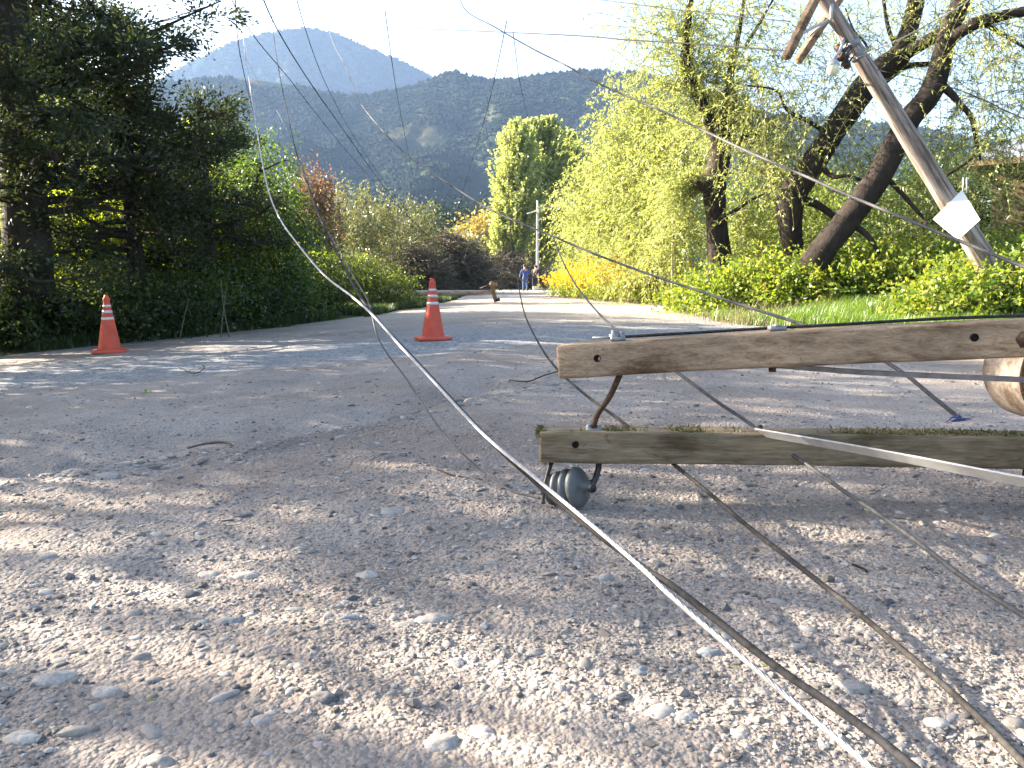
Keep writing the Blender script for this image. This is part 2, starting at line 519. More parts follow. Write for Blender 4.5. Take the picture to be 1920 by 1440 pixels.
M['orange_plain'] = mat_simple("orange_plastic", (0.46, 0.060, 0.032), (0.62, 0.095, 0.05), 7, 0.55, 0.35, 0, 0.08)
M['white_band'] = mat_simple("reflective_white", (0.50, 0.44, 0.42), (0.66, 0.60, 0.58), 30, 0.4, 0.5)
M['white_paint'] = mat_simple("white_paint", (0.78, 0.78, 0.77), (0.84, 0.84, 0.83), 6, 0.5, 0.4, 0, 0.05)
M['blue_tape'] = mat_simple("blue_tape", (0.06, 0.07, 0.18), (0.10, 0.12, 0.27), 40, 0.6)
M['blue_shirt'] = mat_simple("blue_shirt", (0.04, 0.065, 0.18), (0.06, 0.09, 0.23), 12, 0.9)
M['jeans'] = mat_simple("blue_denim", (0.05, 0.09, 0.19), (0.08, 0.12, 0.25), 12, 0.9)
M['dark_cloth'] = mat_simple("dark_cloth", (0.018, 0.018, 0.025), (0.035, 0.035, 0.045), 12, 0.9)
M['skin'] = mat_simple("skin", (0.36, 0.20, 0.14), (0.42, 0.25, 0.18), 12, 0.6)
M['hair'] = mat_simple("dark_hair", (0.012, 0.010, 0.009), (0.025, 0.02, 0.016), 30, 0.6)
M['boot'] = mat_simple("boot_leather", (0.02, 0.016, 0.013), (0.05, 0.04, 0.03), 20, 0.6)
M['concrete'] = mat_simple("pale_concrete", (0.40, 0.35, 0.29), (0.52, 0.46, 0.39), 8, 0.9)
M['roof'] = mat_simple("corrugated_zinc", (0.22, 0.23, 0.26), (0.36, 0.37, 0.40), 4, 0.5, 0.4, 0.3)
M['house'] = mat_simple("ochre_board_wall", (0.10, 0.075, 0.045), (0.17, 0.13, 0.075), 5, 0.9, 0.1, 0, 0.4, 0.02, (1, 1, 6))
M['saw'] = mat_simple("tool_casing", (0.55, 0.50, 0.42), (0.65, 0.6, 0.5), 10, 0.5)
M['lamp_glass'] = mat_simple("milky_lamp_glass", (0.70, 0.70, 0.50), (0.8, 0.8, 0.62), 5, 0.3)

# stones
def mat_stone(name, stops, bstr=0.25):
    m, nt, o = newmat(name)
    g = N(nt, "ShaderNodeNewGeometry")
    c = ramp(nt, g.outputs["Random Per Island"], stops)
    nz = noise(nt, g.outputs["Position"], 90, 5, 0.65)
    c = mixc(nt, 1.0, c, ramp(nt, nz, [(0.3, (0.78, 0.77, 0.76)), (0.7, (1.15, 1.15, 1.15))]), 'MULTIPLY')
    dust = N(nt, "ShaderNodeNewGeometry")
    principled(nt, o, c, 0.72, 0.28, 0, nz, bstr, 0.004)
    return m
def mat_river(name, c1, c2):
    m, nt, o = newmat(name)
    p = geopos(nt)
    a = noise(nt, p, 22, 5, 0.65); b = noise(nt, p, 160, 4, 0.7)
    c = ramp(nt, a, [(0.32, c1), (0.66, c2)])
    c = mixc(nt, 0.8, c, mixc(nt, 1.0, c, ramp(nt, b, [(0.32, (0.6, 0.58, 0.56)), (0.62, (1.1, 1.1, 1.1))]), 'MULTIPLY'))
    dust = ramp(nt, noise(nt, p, 9, 5, 0.7), [(0.45, (0, 0, 0)), (0.65, (0.75, 0.75, 0.75))])
    c = mixc(nt, dust, c, (0.27, 0.225, 0.185))
    principled(nt, o, c, 0.82, 0.22, 0, b, 0.45, 0.004)
    return m
M['pebble'] = mat_stone("pebbles", [(0.0, (0.08, 0.078, 0.075)), (0.18, (0.19, 0.172, 0.155)), (0.5, (0.27, 0.237, 0.205)), (0.75, (0.25, 0.24, 0.228)), (1.0, (0.38, 0.345, 0.305))])
M['grit'] = mat_stone("grit", [(0.0, (0.06, 0.055, 0.05)), (0.2, (0.19, 0.167, 0.147)), (0.6, (0.275, 0.245, 0.217)), (1.0, (0.37, 0.34, 0.31))])
M['st_white'] = mat_river('pale_stone', (0.36, 0.325, 0.285), (0.48, 0.445, 0.40))
M['st_blue'] = mat_river('blue_grey_stone', (0.20, 0.215, 0.225), (0.30, 0.31, 0.32))
M['st_grey'] = mat_river('grey_stone', (0.24, 0.225, 0.205), (0.35, 0.33, 0.31))
M['st_dark'] = mat_river('dark_stone', (0.06, 0.062, 0.07), (0.12, 0.125, 0.135))
M['st_pink'] = mat_river('pinkish_stone', (0.38, 0.30, 0.27), (0.48, 0.40, 0.36))

# gravel road
def mat_road():
    m, nt, o = newmat("gravel_and_dirt")
    p = geopos(nt)
    sep = N(nt, "ShaderNodeSeparateXYZ"); nt.links.new(p, sep.inputs[0])
    big = noise(nt, p, 0.55, 5, 0.6)
    mid = noise(nt, p, 3.2, 6, 0.65)
    fine = noise(nt, p, 70, 4, 0.7)
    dirt = ramp(nt, big, [(0.30, (0.20, 0.158, 0.128)), (0.45, (0.258, 0.216, 0.184)), (0.58, (0.290, 0.252, 0.222)), (0.72, (0.315, 0.284, 0.258))])
    c = mixc(nt, 0.5, dirt, mixc(nt, 1.0, dirt, ramp(nt, mid, [(0.32, (0.72, 0.70, 0.68)), (0.68, (1.2, 1.2, 1.2))]), 'MULTIPLY'))
    # strip of bluish crushed stone: line y = 8.55 + 0.55 x (world metres)
    t = mathn(nt, 'SUBTRACT', sep.outputs[1], mathn(nt, 'ADD', mathn(nt, 'MULTIPLY', sep.outputs[0], 0.62), 9.3))
    t = mathn(nt, 'ADD', t, mathn(nt, 'MULTIPLY', mathn(nt, 'SUBTRACT', mid, 0.5), 1.6))
    k1 = N(nt, "ShaderNodeMapRange"); k1.inputs[1].default_value = -0.5; k1.inputs[2].default_value = 0.3
    nt.links.new(t, k1.inputs[0])
    k2 = N(nt, "ShaderNodeMapRange"); k2.inputs[1].default_value = 6.0; k2.inputs[2].default_value = 1.6
    nt.links.new(t, k2.inputs[0])
    band = mathn(nt, 'MULTIPLY', k1.outputs[0], k2.outputs[0])
    band = mathn(nt, 'MULTIPLY', band, 0.95)
    v1 = N(nt, "ShaderNodeTexVoronoi"); v1.inputs["Scale"].default_value = 26
    nt.links.new(p, v1.inputs[0])
    blue = ramp(nt, v1.outputs["Color"], [(0.1, (0.13, 0.135, 0.145)), (0.5, (0.225, 0.23, 0.235)), (0.9, (0.34, 0.34, 0.34))])
    c = mixc(nt, band, c, blue)
    # darker brown patch of soil, noise-edged, between the washed-out ledge and the arms
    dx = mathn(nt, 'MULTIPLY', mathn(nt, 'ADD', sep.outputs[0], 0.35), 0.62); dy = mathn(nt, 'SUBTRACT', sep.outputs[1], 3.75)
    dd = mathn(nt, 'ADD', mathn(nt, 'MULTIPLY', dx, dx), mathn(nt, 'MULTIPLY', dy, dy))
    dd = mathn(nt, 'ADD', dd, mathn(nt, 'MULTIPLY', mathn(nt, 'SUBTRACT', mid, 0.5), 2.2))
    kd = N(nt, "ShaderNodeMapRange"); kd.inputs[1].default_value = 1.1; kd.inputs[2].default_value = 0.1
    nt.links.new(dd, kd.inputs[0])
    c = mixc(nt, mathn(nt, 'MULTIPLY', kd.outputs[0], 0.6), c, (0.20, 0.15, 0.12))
    # far end of the road is mixed to a paler sand tone
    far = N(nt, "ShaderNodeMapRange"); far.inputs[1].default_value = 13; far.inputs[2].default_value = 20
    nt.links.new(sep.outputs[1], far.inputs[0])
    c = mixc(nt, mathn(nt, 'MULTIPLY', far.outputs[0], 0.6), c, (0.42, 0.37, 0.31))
    # grit speckle
    vg = N(nt, "ShaderNodeTexVoronoi"); vg.inputs["Scale"].default_value = 115
    nt.links.new(p, vg.inputs[0])
    sp = ramp(nt, vg.outputs["Color"], [(0.08, (0.55, 0.54, 0.53)), (0.35, (0.95, 0.94, 0.93)), (0.9, (1.28, 1.27, 1.25))])
    c = mixc(nt, 0.8, c, mixc(nt, 1.0, c, sp, 'MULTIPLY'))
    c = mixc(nt, 0.6, c, mixc(nt, 1.0, c, ramp(nt, fine, [(0.3, (0.7, 0.69, 0.68)), (0.7, (1.2, 1.2, 1.2))]), 'MULTIPLY'))
    vd = N(nt, "ShaderNodeTexVoronoi"); vd.inputs["Scale"].default_value = 60; nt.links.new(p, vd.inputs[0])
    h = mathn(nt, 'SUBTRACT', mathn(nt, 'MULTIPLY', fine, 0.6), mathn(nt, 'MULTIPLY', vg.outputs["Distance"], 0.5))
    h = mathn(nt, 'SUBTRACT', h, mathn(nt, 'MULTIPLY', vd.outputs["Distance"], 0.9))
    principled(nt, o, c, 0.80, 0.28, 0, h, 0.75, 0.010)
    return m
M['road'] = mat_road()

def mat_ground():
    m, nt, o = newmat("meadow_soil")
    p = geopos(nt)
    a = noise(nt, p, 0.9, 6, 0.65); b = noise(nt, p, 14, 5, 0.7)
    c = ramp(nt, a, [(0.35, (0.075, 0.06, 0.035)), (0.5, (0.07, 0.085, 0.03)), (0.68, (0.10, 0.12, 0.04))])
    c = mixc(nt, 0.6, c, mixc(nt, 1.0, c, ramp(nt, b, [(0.3, (0.55, 0.55, 0.55)), (0.7, (1.25, 1.25, 1.2))]), 'MULTIPLY'))
    principled(nt, o, c, 0.95, 0.1, 0, b, 0.8, 0.05)
    return m
M['ground'] = mat_ground()

def mat_mountain():
    m, nt, o = newmat("forested_slope")
    p = geopos(nt)
    a = noise(nt, p, 0.006, 8, 0.6); b = noise(nt, p, 0.08, 5, 0.7)
    c = ramp(nt, a, [(0.36, (0.022, 0.034, 0.020)), (0.52, (0.035, 0.046, 0.028)), (0.62, (0.085, 0.075, 0.05)), (0.72, (0.16, 0.135, 0.10))])
    c = mixc(nt, 0.7, c, mixc(nt, 1.0, c, ramp(nt, b, [(0.3, (0.45, 0.45, 0.45)), (0.7, (1.3, 1.3, 1.2))]), 'MULTIPLY'))
    principled(nt, o, c, 1.0, 0.0, 0, b, 1.0, 6.0)
    return m
M['mountain'] = mat_mountain()
M['forest'] = mat_leaf("mountain_forest", [(0.018, 0.027, 0.018), (0.024, 0.034, 0.022), (0.034, 0.042, 0.027)], 0.05, 0.0, (1, 1, 1), 0.012)

# ------------------------------------------------------------------ ground
def grid_faces(nr, nc):
    i = np.arange(nr - 1)[:, None] * nc; j = np.arange(nc - 1)[None]
    return np.stack([i + j, i + j + 1, i + nc + j + 1, i + nc + j], -1).reshape(-1, 4)

def build_ground():
    ys = np.concatenate([np.linspace(-3000, -60, 12), np.linspace(-40, 80, 130), np.geomspace(86, 3000, 40)])
    xs = np.concatenate([-np.geomspace(3000, 42, 26), np.linspace(-40, 40, 161), np.geomspace(42, 3000, 26)])
    X, Y = np.meshgrid(xs, ys)
    Z = H(X, Y)
    inroad = smooth((X - xl(Y)) / 0.35) * smooth((xr(Y) - X) / 0.35) * smooth((78 - Y) / 8) * smooth((Y + 9) / 1)
    Z = Z - 0.10 * inroad + 0.05 * fbm(X * 0.8, Y * 0.8, 9, 3) * (1 - inroad) * (np.abs(X) < 60)
    mb = MB(); mb.add(np.stack([X, Y, Z], -1), grid_faces(len(ys), len(xs)))
    o = mb.obj("ground", M['ground']); o["kind"] = "structure"

def road_z(X, Y):
    z = H(X, Y)
    d = np.hypot(X, Y)
    fade = smooth((14 - d) / 10)
    z = z + 0.020 * fbm(X * 2.3, Y * 2.3, 31, 3) * fade
    z = z + 0.010 * fbm(X * 9, Y * 9, 41, 3) * smooth((9 - d) / 6)
    z = z + 0.0045 * fbm(X * 42, Y * 42, 51, 2) * smooth((6 - d) / 4)
    # crumbling edge of the ledge
    r = ridge_d(X, Y) + 0.40 * fbm(X * 2.2, Y * 2.2, 61, 5)
    lw = smooth(1.15 - np.abs(X + 1.3) / 1.9)
    z = z - 0.06 * smooth(r / 0.07) * smooth((1.5 - r) / 1.3) * lw
    r2 = ridge_d(X, Y) + 0.45 * fbm(X * 2.6 + 4, Y * 2.6, 62, 5) - 0.55
    z = z - 0.025 * smooth(r2 / 0.05) * smooth((1.2 - r2) / 1.0) * lw
    z = z + 0.030 * np.exp(-(r / 0.13) ** 2) * smooth(1 - np.abs(X + 1.4) / 2.0)
    return z

def build_road():
    ys = np.concatenate([np.linspace(-8, 0.6, 40), np.geomspace(0.62, 75, 620)])
    ts = np.linspace(-1, 1, 760)
    ts = np.sign(ts) * (0.35 * np.abs(ts) + 0.65 * np.abs(ts) ** 2.2)
    lo = xl(ys) + 0.35 * fbm(ys * 0.9, ys * 0 + 3, 71, 4); hi = xr(ys) + 0.35 * fbm(ys * 0.9, ys * 0 + 9, 72, 4)
    half = np.where(ys < 12, 12.5, np.interp(ys, [12, 16, 75], [12.5, 7, 7]))
    X = ts[None] * np.minimum(half, 0.9 * np.abs(ys) + 3.5)[:, None]
    Y = np.repeat(ys[:, None], len(ts), 1)
    Z = road_z(X, Y)
    F = grid_faces(len(ys), len(ts))
    ok = ((X > lo[:, None]) & (X < hi[:, None])).ravel()
    F = F[ok[F].all(1)]
    V = np.stack([X, Y, Z], -1).reshape(-1, 3)
    used = np.zeros(len(V), bool); used[F.ravel()] = True
    idx = np.cumsum(used) - 1
    mb = MB(); mb.add(V[used], idx[F])
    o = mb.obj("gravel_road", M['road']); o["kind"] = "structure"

build_ground()
build_road()

# ------------------------------------------------------------------ mountains
def mountain(name, prof, Dc, Dn, Db, seed, rough, gully, label_kind="structure"):
    """prof: (px, py) crest line; crest at distance Dc, foot at Dn, far foot at Db"""
    px = np.array([p[0] for p in prof], float); py = np.array([p[1] for p in prof], float)
    na, nr = 420, 130
    A = np.linspace(px[0], px[-1], na)
    crest = catmull(np.stack([px, py, py * 0], -1), 600)
    yy = np.interp(A, crest[:, 0], crest[:, 1])
    bb = (720 - yy) / FPX; zc = CAM_H + (-SP + bb * CP) / (CP + bb * SP) * Dc
    s = np.linspace(-1, 1, nr)           # -1 near foot, 0 crest, 1 far foot
    D = np.where(s < 0, Dc + (Dc - Dn) * s, Dc + (Db - Dc) * s)
    prof_h = np.where(s < 0, (1 + s) ** 0.85, (1 - s) ** 1.2)
    ax = (A - 960) / FPX
    X = ax[None] * D[:, None] / 1.0
    Xc = ax[None] * Dc + 0 * D[:, None]
    X = Xc * 0.55 + X * 0.45 + 0
    # keep the crest where it is, let the slopes fan less
    Yv = np.repeat(D[:, None], na, 1)
    hgt = zc[None] * prof_h[:, None]
    u = Xc / 130.0
    env = np.sin(np.clip(prof_h, 0, 1) * math.pi)[:, None] ** 0.8
    g = np.abs(fbm(u + 0.5 * fbm(u, Yv / 200, seed + 3, 3), Yv / 420, seed, 5))
    hgt = hgt - gully * env * (0.55 - g) * zc[None] * 0.5
    hgt = hgt + rough * fbm(X / 38, Yv / 38, seed + 9, 4) * (0.3 + env)
    hgt[0] = -3; hgt[-1] = -3
    mb = MB(); mb.add(np.stack([X, Yv, hgt], -1), grid_faces(nr, na))
    o = mb.obj(name, M['mountain']); o["kind"] = label_kind
    return X, Yv, hgt

ridge2 = [(-500, 200), (-100, 180), (150, 165), (360, 148), (470, 145), (560, 158), (690, 178), (745, 166), (800, 152), (850, 134), (890, 142), (945, 150),
          (1010, 138), (1090, 130), (1180, 134), (1290, 162), (1400, 205), (1520, 218), (1650, 232), (1800, 256), (1950, 275), (2200, 300), (2500, 340)]
ridge1 = [(100, 330), (240, 210), (330, 146), (400, 108), (450, 82), (500, 63), (560, 52), (610, 52), (650, 62), (700, 84), (770, 118), (830, 148), (900, 190), (1000, 260), (1150, 360)]
MT2 = mountain("mountain", ridge2, 900, 420, 1500, 5, 9, 0.55)
MT1 = mountain("mountain", ridge1, 1650, 1150, 2300, 11, 14, 0.35)

def forest(X, Y, Z, n, h, seed, smax=0.66):
    rg = np.random.default_rng(seed)
    nr, nc = X.shape
    a = rg.uniform(2, nr * smax, n); b = rg.uniform(0, nc - 1.01, n)
    i = a.astype(int); j = b.astype(int); fa = (a - i); fb = (b - j)
    def bl(A): return (A[i, j] * (1 - fa) + A[i + 1, j] * fa) * (1 - fb) + (A[i, j + 1] * (1 - fa) + A[i + 1, j + 1] * fa) * fb
    p = np.stack([bl(X), bl(Y), bl(Z)], -1)
    keep = fbm(p[:, 0] / 90, p[:, 1] / 90, seed + 2, 4) > -0.22 - 0.1 * rg.random(n)
    p = p[keep]; n = len(p)
    hh = h * rg.uniform(0.6, 1.15, n); r = hh * rg.uniform(0.5, 0.8, n)
    k = 5
    an = np.arange(k) / k * 2 * math.pi
    ring1 = np.stack([np.cos(an), np.sin(an), np.zeros(k)], -1)
    V = np.concatenate([p[:, None] + ring1[None] * r[:, None, None] + np.array([0, 0, 1]) * (hh * 0.25)[:, None, None],
                        (p + np.stack([0 * hh, 0 * hh, hh], -1))[:, None]], 1)
    f = np.array([[q, (q + 1) % k, k] for q in range(k)])
    F = f[None] + (np.arange(n) * (k + 1))[:, None, None]
    return V.reshape(-1, 3), F.reshape(-1, 3)

mbf = MB()
v, f = forest(*MT2, 60000, 4.3, 3); mbf.add(v, f)
v, f = forest(*MT1, 26000, 5.0, 4); mbf.add(v, f)
o = mbf.obj("forest", M['forest'], None, False)
tag(o, "dark far-off woodland covering the hazy mountain slopes", "forest", None, "stuff")

# ------------------------------------------------------------------ fallen pole with double crossarm
def beam(mb, A, B, dep, hgt, bow=0.0, seed=0, n=90, twist=0.0, mi=0, wear=0.0035):
    A = np.asarray(A, float); B = np.asarray(B, float)
    t = np.linspace(0, 1, n)
    C = A[None] * (1 - t)[:, None] + B[None] * t[:, None]
    C[:, 2] += bow * 4 * t * (1 - t)
    T = np.gradient(C, axis=0); T /= np.linalg.norm(T, axis=1, keepdims=True)
    S = np.cross(T, [0, 0, 1.0]); S /= np.linalg.norm(S, axis=1, keepdims=True)
    U = np.cross(S, T)
    c = 0.007
    pts = []
    q = 7
    for (x0, y0), (x1, y1) in (((-1, -1), (1, -1)), ((1, -1), (1, 1)), ((1, 1), (-1, 1)), ((-1, 1), (-1, -1))):
        dx, dy = x1 - x0, y1 - y0
        for k in range(q):
            f = k / (q - 1)
            x = (x0 + dx * f) * dep / 2; y = (y0 + dy * f) * hgt / 2
            ex = c / (dep / 2); 
            if dx: x = np.clip(x, -dep / 2 + c, dep / 2 - c)
            else: y = np.clip(y, -hgt / 2 + c, hgt / 2 - c)
            pts.append((x, y))
    pts = np.array(pts); m = len(pts)
    sc = np.ones(n)
    sc[0] = 0.93; sc[1] = 0.985; sc[-1] = 0.93; sc[-2] = .985
    C[1] = C[0] + (C[2] - C[0]) * 0.12; C[-2] = C[-1] + (C[-3] - C[-1]) * 0.12
    ph = np.arange(m) / m * 6
    d = wear * (fbm(np.repeat(t[:, None], m, 1) * 14 + seed, np.repeat(ph[None] * 5, n, 0), seed, 4))
    nx = pts / np.linalg.norm(pts, axis=1, keepdims=True)
    Xo = (pts[None, :, 0] * sc[:, None] + d * nx[None, :, 0]); Yo = (pts[None, :, 1] * sc[:, None] + d * 1.2 * nx[None, :, 1])
    V = C[:, None] + Xo[:, :, None] * S[:, None] + Yo[:, :, None] * U[:, None]
    i = np.arange(n - 1)[:, None] * m; j = np.arange(m)[None]; j2 = (j + 1) % m
    F = np.stack([i + j, i + j2, i + m + j2, i + m + j], -1).reshape(-1, 4)
    V = V.reshape(-1, 3)
    mb.add(V, F, mi); b = mb.n - len(V)
    mb.f.setdefault((m, mi), []).append(np.array([np.arange(m)[::-1] + b, np.arange(m) + b + (n - 1) * m]))
    return C, S, U

fp = thing("fallen_utility_pole", (1.70, 2.5, 0.0), "snapped top of a wooden utility pole, its two stacked crossarms lying just above the gravel", "utility pole")
# lower arm
LB0 = P(1012, 832, 2.77); LB1 = np.array([3.15, LB0[1] - 0.16, LB0[2] - 0.01])
mb = MB(); Cl, Sl, Ul = beam(mb, LB0, LB1, 0.13, 0.114, 0.004, 3)
arm_lo = mb.obj("crossarm", M['wood_mossy'], fp); arm_lo["label"] = "lower mossy crossarm"
UB0 = P(1050, 677, 2.66); UB1 = P(1920, 646, 2.36)
UB1 = UB0 + (UB1 - UB0) * 1.95
mb = MB(); Cu, Su, Uu = beam(mb, UB0, UB1, 0.13, 0.112, 0.022, 8)
arm_up = mb.obj("crossarm", M['wood_warm'], fp); arm_up["label"] = "upper pale crossarm"

def on_line(C, px):
    """point of polyline C that shows at image column px"""
    d = C - np.array([0, 0, CAM_H])
    dep = d[:, 1] * CP - d[:, 2] * SP
    u = 960 + FPX * d[:, 0] / dep
    return np.array([np.interp(px, u, C[:, k]) for k in range(3)])

# the pole itself: runs from just behind the arms back past the camera
pc = np.array([1.80, 2.455, 0.49])
mb = MB()
tube(mb, [pc + [0.0, 0.215, 0.0], pc + [0.0, 0.21, 0.0], pc + [0, 0.1, 0], pc + [0, 0.004, 0], pc], [0.160, 0.166, 0.168, 0.168, 0.165], 40, 40, 0, 0.02, 4)
o = mb.obj("pole", M['wood_pole'], fp); o["label"] = "short snapped stub of the pole"
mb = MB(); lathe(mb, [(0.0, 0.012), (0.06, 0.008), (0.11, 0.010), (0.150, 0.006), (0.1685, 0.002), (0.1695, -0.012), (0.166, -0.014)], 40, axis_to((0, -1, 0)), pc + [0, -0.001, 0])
o = mb.obj("pole_end", M['wood_end_dark'], fp); o["label"] = "dark broken end of the pole stub"

# raised dark discs: the shade inside bolt holes put into their colour
for C, S, U, px, up, parent in ((Cl, Sl, Ul, 1076, 0.012, arm_lo), (Cu, Su, Uu, 1116, 0.008, arm_up), (Cu, Su, Uu, 1803, 0.012, arm_up)):
    p = on_line(C, px)
    q = p + np.array([0, -0.065, up])
    mb = MB()
    a = axis_to((0.02, -1, 0))
    lathe(mb, [(0.0, 0.0005), (0.0085, 0.0008), (0.0095, 0.0028), (0.0112, 0.0032), (0.0125, 0.001), (0.0125, -0.01)], 18, a, q + np.array([0, -0.0022, 0]))
    mb.obj("hole_shade_disc", M['hole_shade'], parent)
# knot with bolt where the upper arm meets the pole
p = on_line(Cu, 1897) + np.array([0, -0.066, 0.0])
mb = MB()
lathe(mb, [(0.0, 0.016), (0.012, 0.016), (0.013, 0.006), (0.026, 0.005), (0.028, 0.0), (0.028, -0.01)], 6, axis_to((0.03, -1, 0)), p)
mb.obj("bolt", M['rust'], arm_up)
# bent spacer strut between the arms
pu = on_line(Cu, 1166) + np.array([0, 0.0, -0.052]); pl = on_line(Cl, 1112) + np.array([0, 0.0, 0.053])
mb = MB()
tube(mb, [pu + [0, 0, 0.004], pu * 0.62 + pl * 0.38 + [-0.002, 0, -0.005], pl * 0.72 + pu * 0.28 + [-0.012, 0, 0], pl + [0, 0, 0.0]], [0.0105, 0.0105, 0.010, 0.010], 10, 22, 0, 0.05, 3)
box(mb, pu + [0.004, 0, 0.0], (0.045, 0.05, 0.010), None, 0, 0.003)
mb.obj("spacer_strut", M['rust'], fp)
mb = MB()
box(mb, pl + [0.002, 0, 0.004], (0.058, 0.055, 0.011), None, 0, 0.004)
lathe(mb, [(0, 0.022), (0.011, 0.022), (0.011, 0.006)], 6, None, pl + [-0.016, -0.01, 0.0])
lathe(mb, [(0, 0.020), (0.010, 0.020), (0.010, 0.006)], 6, None, pl + [0.018, -0.008, 0.0])
mb.obj("strut_foot", M['steel'], fp)
# flat braces from the arms back towards the pole butt
def strap(name, pts, wdt, th, m, roll=0.0):
    C = catmull(pts, 30); T, Nn, B = frames(C)
    mb = MB()
    prof = np.array([(-wdt / 2, -th / 2), (wdt / 2, -th / 2), (wdt / 2, th / 2), (-wdt / 2, th / 2)])
    upv = np.array([0, 0, 1.0])
    S = np.cross(T, upv); S /= np.linalg.norm(S, axis=1, keepdims=True); U = np.cross(S, T)
    cr, sr = math.cos(roll), math.sin(roll)
    A = S * cr + U * sr; Bv = -S * sr + U * cr
    V = C[:, None] + prof[None, :, :1] * A[:, None] + prof[None, :, 1:] * Bv[:, None]
    n = len(C); i = np.arange(n - 1)[:, None] * 4; j = np.arange(4)[None]; j2 = (j + 1) % 4
    F = np.stack([i + j, i + j2, i + 4 + j2, i + 4 + j], -1).reshape(-1, 4)
    F = np.concatenate([F, [[3, 2, 1, 0], [4 * n - 4, 4 * n - 3, 4 * n - 2, 4 * n - 1]]])
    mb.add(V.reshape(-1, 3), F)
    return mb.obj(name, m, fp, False)
def gz0(p): return float(road_z(p[:1], p[1:2])[0])
b0 = on_line(Cl, 1412) + np.array([0, -0.035, 0.058])
b1 = P(1920, 903, 1.86); b2 = b1 + (b1 - b0) * 0.35; b3 = b2 + [0.25, -0.45, 0]; b3[2] = gz0(b3) + 0.02
br = strap("brace", [b0, b0 * 0.5 + b1 * 0.5 + [0, 0, 0.004], b1, b2, b3], 0.034, 0.006, M['steel_lt'], 0.9); br["label"] = "pale flat brace crossing the lower crossarm"
mb = MB(); lathe(mb, [(0, 0.022), (0.010, 0.022), (0.011, 0.004), (0.02, 0.003), (0.02, 0.0)], 6, None, b0 + [0.01, 0, 0.003])
mb.obj("bolt", M['rust'], br)
c0 = on_line(Cu, 1452) + np.array([0, 0.03, -0.058]); c1 = P(1920, 712, 2.27); c2 = c1 + (c1 - c0) * 0.4
br2 = strap("brace", [c0, P(1600, 697, 2.48), P(1760, 705, 2.36), c1, c2], 0.017, 0.005, M['steel'], 1.2); br2["label"] = "grey brace under the upper crossarm"
mb = MB(); lathe(mb, [(0, -0.02), (0.012, -0.02), (0.013, -0.004), (0.02, -0.003), (0.02, 0.004)], 6, None, c0 + [0.0, -0.02, 0.0])
mb.obj("bolt", M['rust'], br2)
# clamp and splice on the top of the upper arm
q = on_line(Cu, 1157) + np.array([0, -0.005, 0.058])
mb = MB()
box(mb, q + [0, 0, 0.006], (0.05, 0.035, 0.014), None, 0, 0.004)
lathe(mb, [(0, 0.034), (0.010, 0.034), (0.010, 0.022), (0.018, 0.021), (0.018, 0.012)], 6, None, q + [-0.012, 0, 0])
lathe(mb, [(0, 0.030), (0.010, 0.030), (0.010, 0.012)], 6, None, q + [0.014, -0.004, 0])
tube(mb, [q + [-0.085, 0.01, 0.008], q + [0.02, 0.0, 0.01]], 0.0042, 8)
mb.obj("wire_clamp", M['steel'], arm_up)
q = on_line(Cu, 1455) + np.array([0, 0.0, 0.059])
mb = MB(); box(mb, q + [0, 0, 0.006], (0.055, 0.03, 0.016), None, 0, 0.005); box(mb, q + [0.0, 0, 0.015], (0.022, 0.032, 0.006), None, 0, 0.002)
mb.obj("splice_clip", M['steel'], arm_up)
# insulator in its two hanging straps under the lower arm
ins = P(1066, 915, 2.72)
ax = np.array([0.80, -0.50, 0.20]); ax /= np.linalg.norm(ax)
ax3 = np.array(Vector(ax).to_track_quat('Z', 'Y').to_matrix())
prof = [(0.012, -0.090), (0.026, -0.088), (0.034, -0.080), (0.056, -0.074), (0.060, -0.066), (0.056, -0.058), (0.044, -0.053), (0.044, -0.049), (0.062, -0.043), (0.066, -0.035), (0.062, -0.026),
        (0.048, -0.021), (0.048, -0.017), (0.066, -0.010), (0.071, -0.001), (0.067, 0.009), (0.052, 0.014), (0.052, 0.018), (0.068, 0.024), (0.074, 0.034), (0.072, 0.045), (0.062, 0.055), (0.044, 0.061), (0.026, 0.064), (0.020, 0.070), (0.019, 0.092), (0.010, 0.095), (0.0, 0.095)]
mb = MB(); lathe(mb, prof, 40, ax3, ins)
isul = mb.obj("insulator", M['glaze'], fp)
iL = on_line(Cl, 1036) + np.array([0, -0.01, -0.052]); iR = on_line(Cl, 1124) + np.array([0, -0.01, -0.052])
for q, off, e in ((iL, -0.10, 0.0), (iR, 0.095, 1.0)):
    tgt = ins + ax * off
    for dy in (-0.018, 0.018):
        mb = MB()
        C = catmull([q + [0.0, dy, 0.004], q * 0.5 + tgt * 0.5 + [0.006 * (1 if e else -1), dy * 1.1, 0], tgt + [0, dy * 0.6, -0.004]], 14)
        tube(mb, C, [0.0085, 0.0075, 0.009], 8, None, 0, 0.05, 5, True, False)
        mb.obj("hanger_bar", M['iron'], fp)
    mb = MB()
    lathe(mb, [(0, -0.040), (0.015, -0.040), (0.015, -0.026), (0.009, -0.025), (0.009, 0.026), (0.014, 0.027), (0.014, 0.036), (0, 0.036)], 10, axis_to((0.05, 1, 0)), tgt + [0, 0, 0.002])
    mb.obj("hanger_pin", M['iron'], fp)
# dangling tie rod beside the insulator
mb = MB(); tube(mb, [iL + [-0.006, -0.02, 0], P(1022, 905, 2.68), P(1019, 935, 2.67), P(1018, 944, 2.67)], [0.006, 0.005, 0.005, 0.009], 8, 14, 0, 0.05, 2)
mb.obj("tie_rod", M['iron'], fp)
